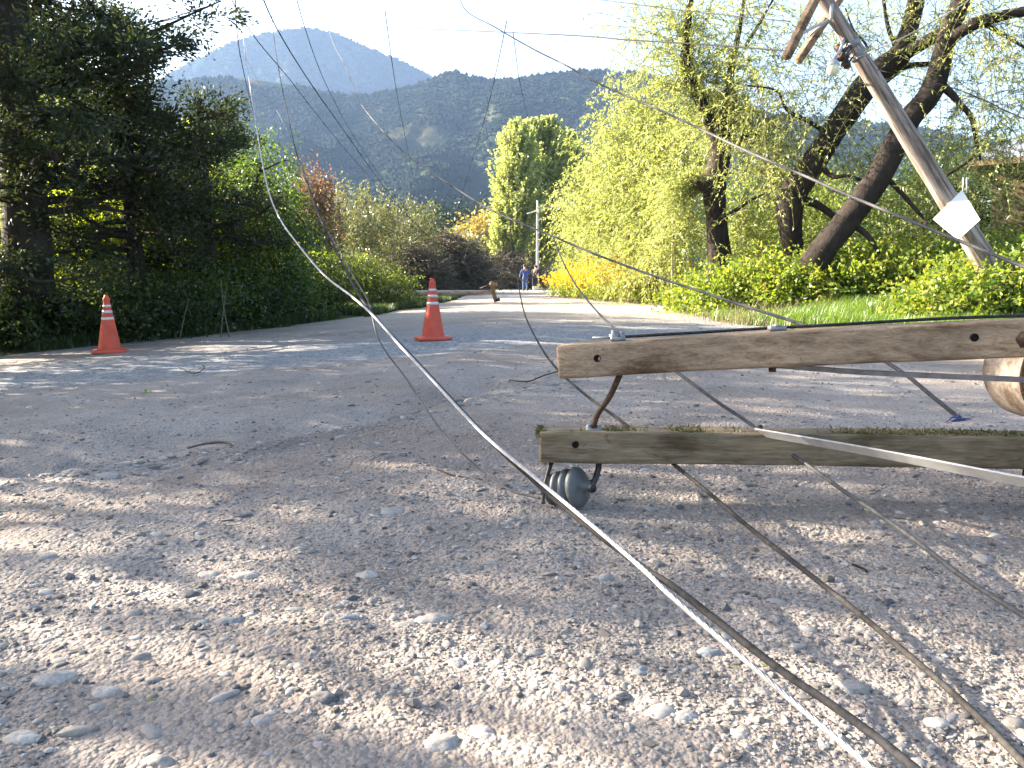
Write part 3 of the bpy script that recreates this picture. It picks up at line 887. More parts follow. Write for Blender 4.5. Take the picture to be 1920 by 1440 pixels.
# stub bolts below the lower arm, near the pole
for px in (1812, 1828):
    q = on_line(Cl, px) + np.array([0, -0.03, -0.05])
    mb = MB(); lathe(mb, [(0.0, -0.042), (0.007, -0.042), (0.007, -0.02), (0.014, -0.02), (0.014, -0.008), (0.020, -0.008), (0.020, 0.004)], 6, None, q)
    mb.obj("stud_bolt", M['iron'], arm_lo)
q = on_line(Cl, 1918) + np.array([0, -0.04, -0.05])
mb = MB(); box(mb, q + [0, 0, -0.03], (0.03, 0.03, 0.08), None, 0, 0.004); lathe(mb, [(0, 0.012), (0.012, 0.012), (0.012, 0)], 6, axis_to((0, -1, 0)), q + [-0.012, -0.02, 0.006])
mb.obj("bolt_bracket", M['iron'], arm_lo)
# moss and lichen along the top of the lower arm
rg = np.random.default_rng(5)
mb = MB()
n = 11000
u = rg.random(n)
dens = np.clip(0.45 + 2.2 * fbm(u * 22, u * 0 + 2, 8, 4), 0.02, 1)
k = rg.random(n) < dens
u = u[k]; n = len(u)
idx = u * (len(Cl) - 1); i0 = idx.astype(int); fr = (idx - i0)[:, None]
p = Cl[i0] * (1 - fr) + Cl[np.minimum(i0 + 1, len(Cl) - 1)] * fr
p = p + np.stack([0 * u, 0.066 * (1 - 1.7 * rg.random(n) ** 0.7), 0.052 + 0 * u], -1)
d = rnd_unit(n, rg) * [1, 1, 0.4] + [0, 0, 0.55]; d /= np.linalg.norm(d, axis=1, keepdims=True)
leaf_quads(mb, p, d, rnd_unit(n, rg), 0.016 * rg.uniform(0.4, 1.5, n), 0.0055 * rg.uniform(0.6, 1.5, n))
n = 260
p = LB0 + np.stack([rg.normal(0.0, 0.006, n), rg.uniform(-0.06, 0.05, n), 0.05 - 0.03 * rg.random(n) ** 2], -1)
d = rnd_unit(n, rg) + [-0.6, 0, 0.2]; d /= np.linalg.norm(d, axis=1, keepdims=True)
leaf_quads(mb, p, d, rnd_unit(n, rg), 0.013 * rg.uniform(0.5, 1.4, n), 0.004 * rg.uniform(0.6, 1.5, n))
mo = mb.obj("moss", M['moss'], arm_lo); mo["kind"] = "stuff"

# ------------------------------------------------------------------ wires
def wire(name, pts, r, m, label, cat="cable", clamp=True, n=160, sides=6, strands=0, group=None, children=None):
    W = []
    for q_ in pts:
        if len(q_) == 4:                      # ('w', x, y, height above the ground)
            W.append(np.array([q_[1], q_[2], float(road_z(np.array([q_[1]]), np.array([q_[2]]))[0]) + q_[3]])); continue
        px, py, Y = q_
        p = P(px, py, Y)
        if clamp and p[1] > 0 and p[2] < H(p[0], p[1]) + 0.02 + r:
            p = ground_hit(px, py, 0.02 + r)
        W.append(p)
    W = np.array(W)
    mb = MB()
    if strands:
        C = catmull(W, n)
        L = np.concatenate([[0], np.cumsum(np.linalg.norm(np.diff(C, axis=0), axis=1))])
        nn = int(L[-1] / 0.011)
        t = np.linspace(0, L[-1], nn)
        C = np.stack([np.interp(t, L, C[:, k]) for k in range(3)], -1)
        T, Nn, B = frames(C)
        for s in range(strands):
            a = t / 0.11 * 2 * math.pi + s * 2 * math.pi / strands
            tube(mb, C + (Nn * np.cos(a)[:, None] + B * np.sin(a)[:, None]) * r * 0.62, r * 0.42, 6, None, 0, 0, 0, True, False)
        tube(mb, C, r * 0.5, 5, None, 0, 0, 0, True, False)
    else:
        C = tube(mb, W, r if m == M.get('wire_black') else [r * .6, r * .75, r * .95, r, r, r, r, r], sides, n)
    o = mb.obj(name, m)
    tag(o, label, cat, group)
    return o, W

MAIN = [(450, -160, 26), (452, -60, 19), (456, 60, 14), (470, 170, 10.5), (485, 265, 8.2), (500, 345, 6.7), (522, 405, 5.9), (560, 460, 5.1), (607, 515, 4.5), (660, 556, 4.0), (700, 592, 3.6),
        (750, 648, 3.2), (800, 701, 2.9), (900, 808, 2.42), (1000, 893, 2.08), (1090, 968, 1.86), (1200, 1062, 1.62)]
wire("fallen_cable", MAIN + [(1252, 1112, 1.5), (1320, 1172, 1.42), (1400, 1240, 1.34), (1480, 1310, 1.27), (1545, 1365, 1.2), (1640, 1446, 1.1), (1800, 1600, 0.95), (2000, 1800, .8), ('w', .85, .2, .015), ('w', 1.0, -1, .015)], 0.0056, M['alu'],
     "bright twisted aluminium cable sweeping down from the trees across the gravel", n=300, strands=6)
wire("fallen_cable", [(500, -120, 24), (512, 55, 14.5), (545, 240, 10.0), (572, 330, 8.0), (610, 428, 6.2), (640, 490, 5.2), (668, 545, 4.2), (703, 594, 3.62), (803, 702, 2.91), (903, 810, 2.43), (1000, 900, 2.09), (1088, 976, 1.87),
      (1200, 1060, 1.63), (1260, 1098, 1.53), (1340, 1160, 1.42), (1400, 1208, 1.36), (1480, 1268, 1.29), (1560, 1322, 1.22), (1640, 1380, 1.15), (1722, 1446, 1.07), (1900, 1590, .93), (2100, 1760, .8), ('w', .95, .2, .015), ('w', 1.2, -1, .015)], 0.0076, M['cable_dark'],
     "thick dark cable running beside the bright twisted one across the gravel", n=300, sides=10)
wire("fallen_cable", [(440, -60, 9), (447, 82, 12), (470, 190, 16), (490, 260, 20), (530, 340, 24), (560, 400, 27)], 0.006, M['wire_black'], "dark wire dropping steeply past the last treetop of the dark bank")
wire("fallen_cable", [(455, -90, 25), (460, 72, 16), (482, 150, 13), (520, 210, 11), (548, 265, 9.8), (566, 325, 8.6), (600, 410, 7.2), (632, 462, 6.0), (664, 520, 4.9), (690, 566, 4.1), (712, 640, 3.75), (760, 708, 3.6), (830, 810, 3.25), (900, 880, 3.0), (955, 918, 2.85), (1012, 934, 2.70)], 0.0042, M['cable_grey'],
     "thin grey wire dropping to the gravel and ending at the porcelain insulator", n=240)
wire("fallen_cable", [(400, -60, 9), (475, 66, 12), (540, 145, 15), (600, 222, 19), (660, 295, 26), (720, 360, 34), (800, 440, 40), (850, 500, 43)], 0.0068, M['wire_black'], "dark wire slanting across the hazy mountain above the orange bush")
wire("fallen_cable", [(470, -60, 9), (520, 55, 12), (585, 160, 15), (650, 252, 20), (705, 330, 28), (760, 400, 35), (840, 480, 42)], 0.0095, M['wire_black'], "darkest and thickest wire slanting across the mountain")
wire("fallen_cable", [(540, -60, 10), (571, 50, 13), (597, 125, 16), (622, 180, 19), (660, 250, 24), (720, 340, 32), (790, 430, 40), (830, 490, 43)], 0.0068, M['wire_black'], "thin dark wire falling from the rounded summit of the mountain")
wire("fallen_cable", [(585, -60, 24), (617, 58, 15.5), (645, 120, 13), (672, 185, 11), (700, 225, 10), (750, 278, 9), (800, 318, 8.2), (850, 350, 7.6), (905, 385, 7.0), (960, 412, 6.5), (1030, 440, 5.9), (1100, 470, 5.4), (1200, 508, 4.9), (1300, 542, 4.4), (1400, 575, 4.0), (1500, 607, 3.6),
      (1600, 645, 3.25), (1690, 697, 2.98), (1750, 745, 2.85), (1800, 785, 2.78)], 0.0078, M['cable_grey'], "pale grey cable crossing the road from the mountain to behind the crossarms", n=260, sides=8)
wire("fallen_cable", [(860, -60, 13), (868, 12, 12), (930, 52, 10.8), (1000, 92, 9.8), (1060, 122, 9), (1130, 160, 8.3), (1250, 212, 7.3), (1400, 283, 6.3), (1500, 326, 5.8), (1600, 370, 5.3), (1750, 432, 4.7), (1850, 472, 4.35), (1920, 500, 4.1), (2100, 570, 3.6), ('w', 3.7, 3.1, .34), ('w', 4.6, 2.5, .02), ('w', 5.6, 1.7, .015), ('w', 6.4, .2, .015)], 0.0105, M['cable_grey'],
     "long grey cable slanting across the willow and past the leaning pole", n=240, sides=8)
wire("overhead_wire", [(700, 50, 26), (980, 62, 19), (1100, 68, 16.5), (1180, 75, 15), (1330, 84, 13.2), (1480, 96, 11.6)], 0.013, M['cable_dark'], "dark overhead wire ending at the leaning pole's crossarms", "wire")
wire("overhead_wire", [(1040, -10, 22), (1160, 4, 18), (1300, 22, 15), (1480, 40, 11.8)], 0.009, M['cable_dark'], "thin overhead wire through the willow top, above the dark overhead wire", "wire")
wire("overhead_wire", [(1900, -70, 7.5), (1810, 5, 8.3), (1756, 36, 9.2), (1690, 72, 10.3), (1600, 112, 11.4)], 0.008, M['alu'], "pale wire slanting up from the leaning pole across two dark limbs", "wire")
wire("overhead_wire", [(1640, 130, 11.6), (1770, 160, 9.6), (1850, 190, 8.3), (1880, 205, 7.9), (1960, 240, 7)], 0.006, M['cable_dark'], "dark drop wire hanging from the leaning pole towards the house", "wire")
wire("fallen_cable", [(722, 20, 13), (734, 110, 16), (745, 180, 20), (755, 232, 25), (775, 330, 36), (800, 420, 43), (820, 490, 44)], 0.0068, M['wire_black'], "faint wire in front of the mountain's falling ridge, ending at the brush heap")
wire("fallen_cable", [(950, 40, 16), (929, 140, 20), (912, 210, 25), (890, 285, 31), (865, 370, 38), (840, 470, 44)], 0.009, M['wire_black'], "faint wire leaning the other way above the poplar, over the mountain")
wire("fallen_cable", [(943, 60, 22), (946, 140, 19), (949, 230, 16), (953, 330, 13.5), (957, 420, 11), (963, 482, 10), (970, 522, 9.2), (976, 556, 7.6), (985, 592, 6.3), (1008, 640, 5.1), (1040, 687, 4.3), (1095, 738, 3.7), (1160, 786, 3.2), (1210, 826, 2.95), (1260, 868, 2.72), (1330, 925, 2.42), (1400, 985, 2.16), (1500, 1063, 1.9), (1600, 1142, 1.68), (1700, 1225, 1.5), (1780, 1294, 1.38),
      (1850, 1360, 1.29), (1925, 1436, 1.2), (2100, 1620, 1.0), ('w', 1.2, .3, .015), ('w', 1.5, -.9, .015)], 0.0068, M['cable_brown'], "brownish cable passing under both crossarms and reaching the gravel at the corner", n=300, sides=8)
wire("fallen_cable", [(962, 60, 20), (973, 145, 26), (980, 180, 34), (988, 212, 44), (1002, 262, 59)], 0.010, M['wire_black'], "shortest dark wire, running over the ridge into the poplars")
wire("fallen_cable", [(1038, 446, 5.85), (1052, 482, 5.4), (1072, 522, 4.9), (1095, 555, 4.5), (1130, 595, 4.0), (1168, 628, 3.6), (1220, 664, 3.3), (1275, 702, 3.05), (1340, 750, 2.92), (1400, 790, 2.86), (1460, 835, 2.72), (1520, 876, 2.58), (1590, 926, 2.35), (1650, 966, 2.2), (1720, 1016, 2.02), (1800, 1078, 1.85), (1860, 1118, 1.75), (1925, 1158, 1.66), (2100, 1270, 1.5), ('w', 1.75, 1.0, .02), ('w', 2.2, .2, .015), ('w', 2.5, -.9, .015)], 0.0068, M['cable_grey'],
     "grey cable branching from the pale one and slipping behind both crossarms", n=260, sides=8)
qa = on_line(Cu, 1160); qb = on_line(Cu, 1920)
tp = [on_line(Cu, x) + np.array([0, 0.045 + 0.02 * math.sin(x), 0.064]) for x in (1165, 1300, 1455, 1600, 1760, 1920)]
tp.append(Cu[-8] + np.array([0, 0.03, 0.066]))
mb = MB(); tube(mb, tp, 0.0052, 8, 60)
tag(mb.obj("fallen_cable", M['cable_dark']), "black wire lying along the top of the upper crossarm", "cable")
# knot of blue tape on the cable end
q = P(1800, 785, 2.78)
mb = MB(); rg = np.random.default_rng(3)
for k in range(5):
    a = rg.normal(0, 0.010, (4, 3)) * [1.4, .6, 1] ; tube(mb, q + a, [0.002, 0.004, 0.004, 0.001], 6, 12)
tag(mb.obj("tape_knot", M['blue_tape']), "ragged blue tape tied on a cable end behind the mossy crossarm", "tape")

# ------------------------------------------------------------------ traffic cones
def make_cone(px, py, Y, hgt, label):
    b = P(px, py, Y); b[2] = float(road_z(np.array([b[0]]), np.array([b[1]]))[0]) 
    t = thing("traffic_cone", b, label, "traffic cone", "traffic cones")
    s = hgt / 0.80
    mb = MB()
    prof = [(0.185, 0.0), (0.185, 0.03), (0.180, 0.045), (0.150, 0.052), (0.140, 0.06), (0.128, 0.085)]
    # square-ish foot with rounded corners
    k = 40; a = np.arange(k) / k * 2 * math.pi
    sq = 1.0 / (np.abs(np.cos(a)) ** 5 + np.abs(np.sin(a)) ** 5) ** (1 / 5)
    rings = [(0.215, 0.004, 1), (0.222, 0.012, 1), (0.222, 0.032, 1), (0.214, 0.042, 1), (0.165, 0.047, .5), (0.150, 0.06, 0)]
    V = []
    for r, z, q in rings:
        rr = r * (1 + (sq - 1) * q)
        V.append(np.stack([rr * np.cos(a + .35), rr * np.sin(a + .35), np.full(k, z)], -1))
    V = np.concatenate(V) * s + b
    i = np.arange(len(rings) - 1)[:, None] * k; j = np.arange(k)[None]; j2 = (j + 1) % k
    F = np.stack([i + j, i + j2, i + k + j2, i + k + j], -1).reshape(-1, 4)
    mb.add(V, F); mb.obj("base", M['orange'], t)
    r_at = lambda z: 0.148 + (0.034 - 0.148) * (z - 0.05) / 0.70
    mb = MB()
    lathe(mb, np.array([(r_at(z), z) for z in (0.046, 0.2, 0.35, 0.5, 0.6, 0.7)] + [(0.045, 0.735), (0.047, 0.745), (0.030, 0.775), (0.022, 0.80), (0.0, 0.803)]) * s, 36, None, b)
    mb.obj("body", M['orange'], t)
    for z0, z1 in ((0.46, 0.495), (0.555, 0.588), (0.635, 0.665)):
        mb = MB(); lathe(mb, np.array([(r_at(z0) - .002, z0 - .001), (r_at(z0) + 0.0025, z0), (r_at(z1) + 0.0025, z1), (r_at(z1) - .002, z1 + .001)]) * s, 36, None, b)
        mb.obj("reflective_band", M['white_band'], t)
make_cone(206, 655, 10.9, 0.81, "orange cone with three white bands by the dark roadside bank")
make_cone(812, 633, 10.4, 0.82, "orange cone with three white bands standing out on the open gravel road")

# ------------------------------------------------------------------ stones, twigs, leaves on the road
def scatter_gravel():
    rg = np.random.default_rng(21)
    # fine grit near the viewer, then pebbles thinning with distance
    mb = MB()
    def pts(n, y0, y1, pw):
        y = y0 * (y1 / y0) ** (rg.random(n) ** pw)
        x = (rg.random(n) * 2 - 1) * (0.85 * y + 0.5)
        k = (x > xl(y) + .2) & (x < xr(y) - .2) & ((fbm(x * 0.9, y * 0.9, 77, 3) > -0.35 + 0.5 * (rg.random(n) - 0.5)))
        return x[k], y[k]
    x, y = pts(90000, 0.95, 4.6, 0.85)
    kk = fbm(x * 1.6, y * 1.6, 93, 4) > -0.18 + 0.5 * (rg.random(len(x)) - .5); x, y = x[kk], y[kk]
    s = 0.0024 * np.exp(rg.normal(0, 0.55, len(x)))
    z = road_z(x, y)
    blobs(mb, np.stack([x, y, z + s * 0.15], -1), np.stack([s * rg.uniform(.9, 1.5, len(x)), s, s * rg.uniform(.5, .8, len(x))], -1), rg.uniform(0, 6.3, len(x)), 1, 1, 0.2)
    o = mb.obj("grit", M['grit'], None, False); tag(o, "fine loose grit spread over the gravel road", "grit", None, "stuff")
    mb = MB()
    for n, a, b, sz, lev in ((2500, 0.95, 4.6, 0.0058, 2), (650, 1.0, 4.5, 0.011, 2), (4200, 2.2, 9.0, 0.0080, 1), (4500, 5, 26, 0.014, 1)):
        x, y = pts(n, a, b, 0.9)
        s = sz * np.exp(rg.normal(0, 0.42, len(x)))
        s = np.minimum(s, sz * 1.75)
        z = road_z(x, y)
        fl = rg.uniform(0.32, 0.6, len(x))
        blobs(mb, np.stack([x, y, z - s * fl * 0.25], -1), np.stack([s * rg.uniform(1.0, 1.9, len(x)), s, s * fl], -1), rg.normal(0.35, 0.8, len(x)), lev, int(sz * 1e5), 0.11 if lev == 2 else 0.17, 0.25)
    # dark chips
    x, y = pts(2600, 0.95, 7.0, 0.9)
    s = 0.0042 * np.exp(rg.normal(0, 0.45, len(x)))
    dk = MB()
    blobs(dk, np.stack([x, y, road_z(x, y) + s * .2], -1), np.stack([s * 1.3, s, s * .8], -1), rg.uniform(0, 6.3, len(x)), 1, 12, 0.22)
    tag(dk.obj("chips", M['st_dark'], None, False), "small dark chips of stone and bark strewn over the gravel road", "gravel", None, "stuff")
    # stones washed out along the little ledge
    n = 900
    t = rg.random(n); xx = -3.3 + 3.9 * t
    yy = np.interp(xx, RID[:, 0], RID[:, 1]) + rg.normal(0, 0.16, n)
    s = 0.010 * np.exp(rg.normal(0, 0.45, n))
    blobs(mb, np.stack([xx, yy, road_z(xx, yy) - s * .08], -1), np.stack([s * rg.uniform(1, 2.0, n), s, s * rg.uniform(.3, .55, n)], -1), rg.uniform(-.5, .5, n), 2, 99, 0.1, 0.2)
    o = mb.obj("pebbles", M['pebble']); tag(o, "small rounded pebbles scattered over the gravel road", "pebbles", None, "stuff")
scatter_gravel()

STONES = [  # px, py, width px, aspect, material, label
 (457, 961, 30, .60, 'st_dark', "small dark grey stone casting a shadow beside the ledge of the gravel"),
 (95, 963, 18, .7, 'st_dark', "black lump of stone near the washed-out gravel ledge"),
 (688, 1077, 46, .58, 'st_white', "creamy white egg-shaped stone, the brightest one in the road"),
 (390, 1070, 40, .5, 'st_white', "white oval stone next to a thinner white stone"),
 (460, 1078, 42, .34, 'st_white', "thin white stone beside the white oval one"),
 (352, 1112, 50, .26, 'st_dark', "flat slate-dark stone below the white oval one"),
 (430, 1163, 54, .26, 'st_blue', "flat bluish stone lying edge-on alone in fine gravel"),
 (815, 1163, 78, .36, 'st_white', "wide pale stone half buried with a raised edge"),
 (856, 1247, 42, .58, 'st_blue', "rounded blue-grey stone with a darker top in open gravel"),
 (1000, 1228, 38, .45, 'st_grey', "pale grey oval stone above the dark blue pebble"),
 (1197, 1261, 36, .55, 'st_blue', "dark blue-grey pebble between the aluminium cable and open gravel"),
 (606, 1312, 56, .34, 'st_dark', "long dark flat stone in the middle of pale gravel"),
 (490, 1358, 38, .55, 'st_grey', "brownish grey stone with a rounded back"),
 (825, 1391, 70, .58, 'st_grey', "largest grey cobble, half sunk in the gravel"),
 (902, 1365, 52, .58, 'st_pink', "pinkish cobble close to the largest grey cobble"),
 (196, 1301, 48, .44, 'st_white', "bright white stone with a smaller white one above it"),
 (106, 1274, 64, .36, 'st_white', "long slanting white stone in the sunniest gravel"),
 (300, 1428, 54, .36, 'st_grey', "grey stone at the bottom edge of the gravel"),
 (40, 1390, 58, .38, 'st_white', "slanting white stone at the sunlit corner of the gravel"),
 (736, 963, 48, .36, 'st_grey', "flat grey stone level with the insulator"),
 (1598, 1296, 62, .40, 'st_grey', "wide grey stone between the dark and brownish cables"),
 (1755, 1368, 44, .42, 'st_white', "pale oval stone beside the brownish cable"),
 (1386, 1381, 32, .75, 'st_white', "whitish round stone under the bright cable"),
 (1432, 1290, 34, .80, 'st_grey', "upright grey stone touching the bright cable"),
 (1286, 1350, 48, .44, 'st_blue', "bluish stone with a pale rim, short of the bright cable"),
 (655, 1166, 34, .30, 'st_blue', "thin bluish stone near the wide pale one"),
 (598, 1402, 26, .55, 'st_pink', "small pink stone near the bottom edge"),
 (1148, 432 + 345, 14, .6, 'st_grey', "small stone behind the rusty strut between the crossarms"),
 (1330, 1221, 44, .45, 'st_blue', "blue-grey slab-like stone in the cable's shadow"),
 (1840, 1050, 34, .45, 'st_grey', "grey stone at the edge of the sunlit patch"),
 (180, 1330, 30, .5, 'st_grey', "small grey stone under the bright white one"),
 (860, 738, 22, .5, 'st_dark', "dark stone lying where the main cable nears the road"),
]
for k, (px, py, wpx, asp, mt, lab) in enumerate(STONES):
    p = ground_hit(px, py)
    d = np.linalg.norm(p - [0, 0, CAM_H])
    s = wpx / FPX * d / 2
    p[2] = road_z(p[:1], p[1:2])[0]
    elev = math.atan2(CAM_H, p[1])
    vh = s * asp          # seen half height
    fy = min(s * 0.95, max(0.3 * s, vh / max(0.25, math.sin(elev)) * 0.8))
    fz = s * 0.42
    mb = MB()
    blobs(mb, np.array([[0, 0, 0.0]]), np.array([[s, fy, fz]]), np.array([0.35 * math.sin(k * 2.1)]), 4, 100 + k, 0.0, 0.08)
    V = np.concatenate(mb.v); nv = V / (np.linalg.norm(V, axis=1, keepdims=True))
    V = V * (1 + 0.30 * fbm(nv[:, 0] * 1.3 + k, nv[:, 1] * 1.3 + nv[:, 2], k, 2)[:, None] + 0.06 * fbm(nv[:, 0] * 5 + k, nv[:, 1] * 5 + nv[:, 2] * 3, k + 3, 3)[:, None])
    mb.v = [V + p - [0, 0, fz * 0.32]]
    o = mb.obj("stone", M[mt]); tag(o, lab, "stone", "single stones set in the gravel road")

def stick(pts, r, label, m='bark_twig', forks=()):
    W = [ground_hit(px, py, 0.008) for px, py in pts]
    mb = MB(); tube(mb, W, r, 7, 24, 0, 0.15, 3)
    for f in forks:
        tube(mb, [ground_hit(px, py, 0.012) for px, py in f], [r[0] * .7, r[0] * .3], 6, 12, 0, 0.15, 4)
    tag(mb.obj("stick", M[m]), label, "stick", "sticks lying on the gravel road")
stick([(352, 840), (385, 832), (420, 829), (432, 835), (428, 848), (405, 858), (372, 870)], [0.005, 0.009, 0.005], "curled pale driftwood root lying on the washed-out ledge")
stick([(955, 713), (990, 715), (1020, 704), (1048, 696)], [0.003, 0.006, 0.005], "dark forked stick lying beside the crossarm's end", 'bark_dark', (((990, 715), (985, 722)),))
stick([(775, 866), (815, 880), (850, 892), (905, 900)], [0.004, 0.006, 0.003], "thin brown twig short of the insulator", 'bark_dark')
stick([(1598, 1058), (1622, 1068), (1625, 1072)], [0.004, 0.003], "tiny reddish twig inside the sunlit patch", 'bark_dark')
stick([(335, 688), (362, 700), (382, 692), (380, 684)], [0.003, 0.005, 0.003], "small dark hooked twig on the bluish gravel strip", 'bark_dark')
rg = np.random.default_rng(8)
for px, py, lab in ((276, 736, "yellow-green leaf standing alone beside the bluish gravel strip"), (690, 984, "tiny yellow leaf level with the insulator"), (1375, 1250, "yellow leaf just under the bright cable"),
                    (1432, 1246, "yellow leaf caught between bright and dark cables"), (1392, 1398, "yellow leaf low by the bright cable's end"), (1742, 1246, "yellow leaf beyond the brownish cable"), (280, 1314, "yellow leaf among the whitest stones")):
    p = ground_hit(px, py, 0.004)
    mb = MB(); n = 4
    s = 0.011 * np.linalg.norm(p) / 2 if py > 900 else 0.05
    d = rnd_unit(n, rg) * [1, 1, .25] + [0, 0, .25]; d /= np.linalg.norm(d, axis=1, keepdims=True)
    leaf_quads(mb, np.repeat(p[None], n, 0), d, np.repeat([[0, 0, 1.0]], n, 0) + rnd_unit(n, rg) * .3, s * rg.uniform(.8, 1.5, n), s * .6 * rg.uniform(.7, 1.2, n))
    tag(mb.obj("fallen_leaf", M['leaf_lime']), lab, "leaf", "fallen leaves on the gravel")

# ------------------------------------------------------------------ plants
def gz(x, y): return float(H(np.array([x]), np.array([y]))[0])
def at(px, Y):
    x = P(px, 522, Y)[0]
    return np.array([x, Y, gz(x, Y)])
def zat(py, Y): return P(960, py, Y)[2]

def crown(mb, blob, n, L, Wd, rg, sig=0.22, mi=0, per=60, shell=0.45, flat=1.0, down=0.15):
    """leaf clumps through the volume of a few ellipsoids; returns clump centres"""
    vol = np.array([np.prod(b[1]) ** 0.75 for b in blob]); vol /= vol.sum()
    allc = []
    for (c, r), v in zip(blob, vol):
        m = max(3, int(n * v / per))
        u = rnd_unit(m, rg)
        rad = shell + (1 - shell) * rg.random(m) ** 0.6
        lump = 1 + 0.30 * fbm(u[:, 0] * 2.2 + c[0], u[:, 1] * 2.2 + u[:, 2] * 1.7 + c[1], int(abs(c[0] * 7)) + 3, 2)
        allc.append(np.asarray(c) + u * np.asarray(r) * (rad * lump)[:, None])
    C = np.concatenate(allc)
    m = len(C)
    size = sig * rg.uniform(0.55, 1.5, m)
    k = rg.integers(0, m, n)
    off = rg.standard_normal((n, 3)) * [1, 1, flat]
    p = C[k] + off * size[k][:, None]
    d = off / (np.linalg.norm(off, axis=1, keepdims=True) + 1e-6) + rnd_unit(n, rg) * 0.9 + [0, 0, -down]
    d /= np.linalg.norm(d, axis=1, keepdims=True)
    nr = rnd_unit(n, rg) + [0, 0, 0.7]
    leaf_quads(mb, p, d, nr, L * rg.uniform(0.6, 1.35, n), Wd * rg.uniform(0.6, 1.35, n), mi)
    return C

def limbs(mb, root, C, rg, r0, count, bend=0.25, mi=0, z0=0.35):
    """branches from points up the trunk polyline root to clump centres"""
    pick = rg.permutation(len(C))[:count]
    for k in pick:
        c = C[k]
        f = rg.uniform(z0, 1.0)
        s = np.array([np.interp(f, np.linspace(0, 1, len(root)), root[:, q]) for q in range(3)])
        mid = (s + c) / 2 + rg.normal(0, bend, 3) * [1, 1, 0.6] + [0, 0, 0.1 * np.linalg.norm(c - s)]
        r = r0 * rg.uniform(0.35, 1.0)
        tube(mb, [s, mid, c], [r, r * 0.6, r * 0.2], 5, 9, mi, 0.1, int(k), False)

def tree(name, base, top_z, tr, blob, n, L, Wd, leafm, barkm, label, cat="tree", group=None, seed=1, sig=0.25, per=60, nb=40, lean=(0, 0), shell=.45, flat=1.0):
    rg = np.random.default_rng(seed)
    t = thing(name, base, label, cat, group)
    b = np.asarray(base, float) - [0, 0, 0.15]
    hgt = top_z - b[2]
    k = np.linspace(0, 1, 6)
    root = b + np.stack([lean[0] * k + rg.normal(0, 0.02 * hgt, 6) * k, lean[1] * k + rg.normal(0, 0.02 * hgt, 6) * k, hgt * 0.85 * k], -1)
    mt = MB(); mc = MB()
    C = crown(mc, blob, n, L, Wd, rg, sig, 0, per, shell, flat)
    tube(mt, root, [tr * 1.25, tr, tr * 0.85, tr * 0.65, tr * 0.4, tr * 0.15], 10, 30, 0, 0.16, seed)
    limbs(mt, root, C, rg, tr * 0.32, nb)
    mt.obj("trunk", M[barkm], t); mc.obj("crown", M[leafm], t)
    return t

def shrub(name, base, blob, n, L, Wd, leafm, label, cat="shrub", group=None, seed=1, sig=0.16, per=50, stems=14, extra=None, shell=.35, barkm='bark_twig'):
    rg = np.random.default_rng(seed)
    base = np.asarray(base, float)
    mb = MB()
    C = crown(mb, blob, n, L, Wd, rg, sig, 0, per, shell)
    for k in rg.permutation(len(C))[:stems]:
        s = base + [rg.normal(0, .15), rg.normal(0, .15), -0.1]
        m_ = s * 0.45 + C[k] * 0.55 + [0, 0, 0.15]
        tube(mb, [s, m_, C[k]], [0.02, 0.014, 0.005], 5, 8, 1, 0, 0, False)
    mats = [M[leafm], M[barkm]]
    if extra: extra(mb, rg, C); mats += [M['flower'], M['leaf_lime']]
    o = mb.obj(name, mats)
    return tag(o, label, cat, group)

def wands(mc, src, dr, ln, rg, droop, per_m, L, Wd, mi_leaf=0, mi_w=1, r=0.006, spread=0.75, t0=0.12):
    n = len(src); K = 9
    t = np.linspace(0, 1, K)
    p = src[:, None] + dr[:, None] * (ln[:, None] * t[None])[:, :, None]
    p[:, :, 2] -= (droop * ln)[:, None] * (t[None] ** 2)
    p += (rg.normal(0, 0.05, (n, 1, 3)) * ln[:, None, None]) * (t[None, :, None] ** 2)
    T = np.gradient(p, axis=1); T /= np.linalg.norm(T, axis=2, keepdims=True) + 1e-9
    # stems: three-sided prisms
    up = np.array([0.13, 0.31, 0.94])
    A = np.cross(T, up); A /= np.linalg.norm(A, axis=2, keepdims=True) + 1e-9
    B = np.cross(T, A)
    rr = (r * (1 - 0.8 * t))[None, :, None]
    an = np.arange(3) / 3 * 2 * math.pi
    V = p[:, :, None] + rr[:, :, None] * (A[:, :, None] * np.cos(an)[None, None, :, None] + B[:, :, None] * np.sin(an)[None, None, :, None])
    i = np.arange(K - 1)[:, None] * 3; j = np.arange(3)[None]; j2 = (j + 1) % 3
    F = np.stack([i + j, i + j2, i + 3 + j2, i + 3 + j], -1).reshape(-1, 4)
    F = F[None] + (np.arange(n) * K * 3)[:, None, None]
    mc.add(V.reshape(-1, 3), F.reshape(-1, 4), mi_w)
    # leaves
    cnt = np.maximum(1, (ln * per_m).astype(int))
    w_ = np.repeat(np.arange(n), cnt); m = len(w_)
    u = t0 + (1 - t0) * rg.random(m)
    f = u * (K - 1); i0 = np.minimum(f.astype(int), K - 2); fr = (f - i0)[:, None]
    q = p[w_, i0] * (1 - fr) + p[w_, i0 + 1] * fr
    d = T[w_, i0] * 0.7 + rnd_unit(m, rg) * spread + [0, 0, -0.15]; d /= np.linalg.norm(d, axis=1, keepdims=True)
    leaf_quads(mc, q, d, rnd_unit(m, rg), L * rg.uniform(0.6, 1.3, m), Wd * rg.uniform(0.7, 1.3, m), mi_leaf)

def along(pts, n, rg, jit=0.0, f0=0.0):
    C = catmull(np.asarray(pts, float), 60)
    f = (f0 + (1 - f0) * rg.random(n)) * 59
    i = np.minimum(f.astype(int), 58); fr = (f - i)[:, None]
    return C[i] * (1 - fr) + C[i + 1] * fr + rg.normal(0, jit, (n, 3))

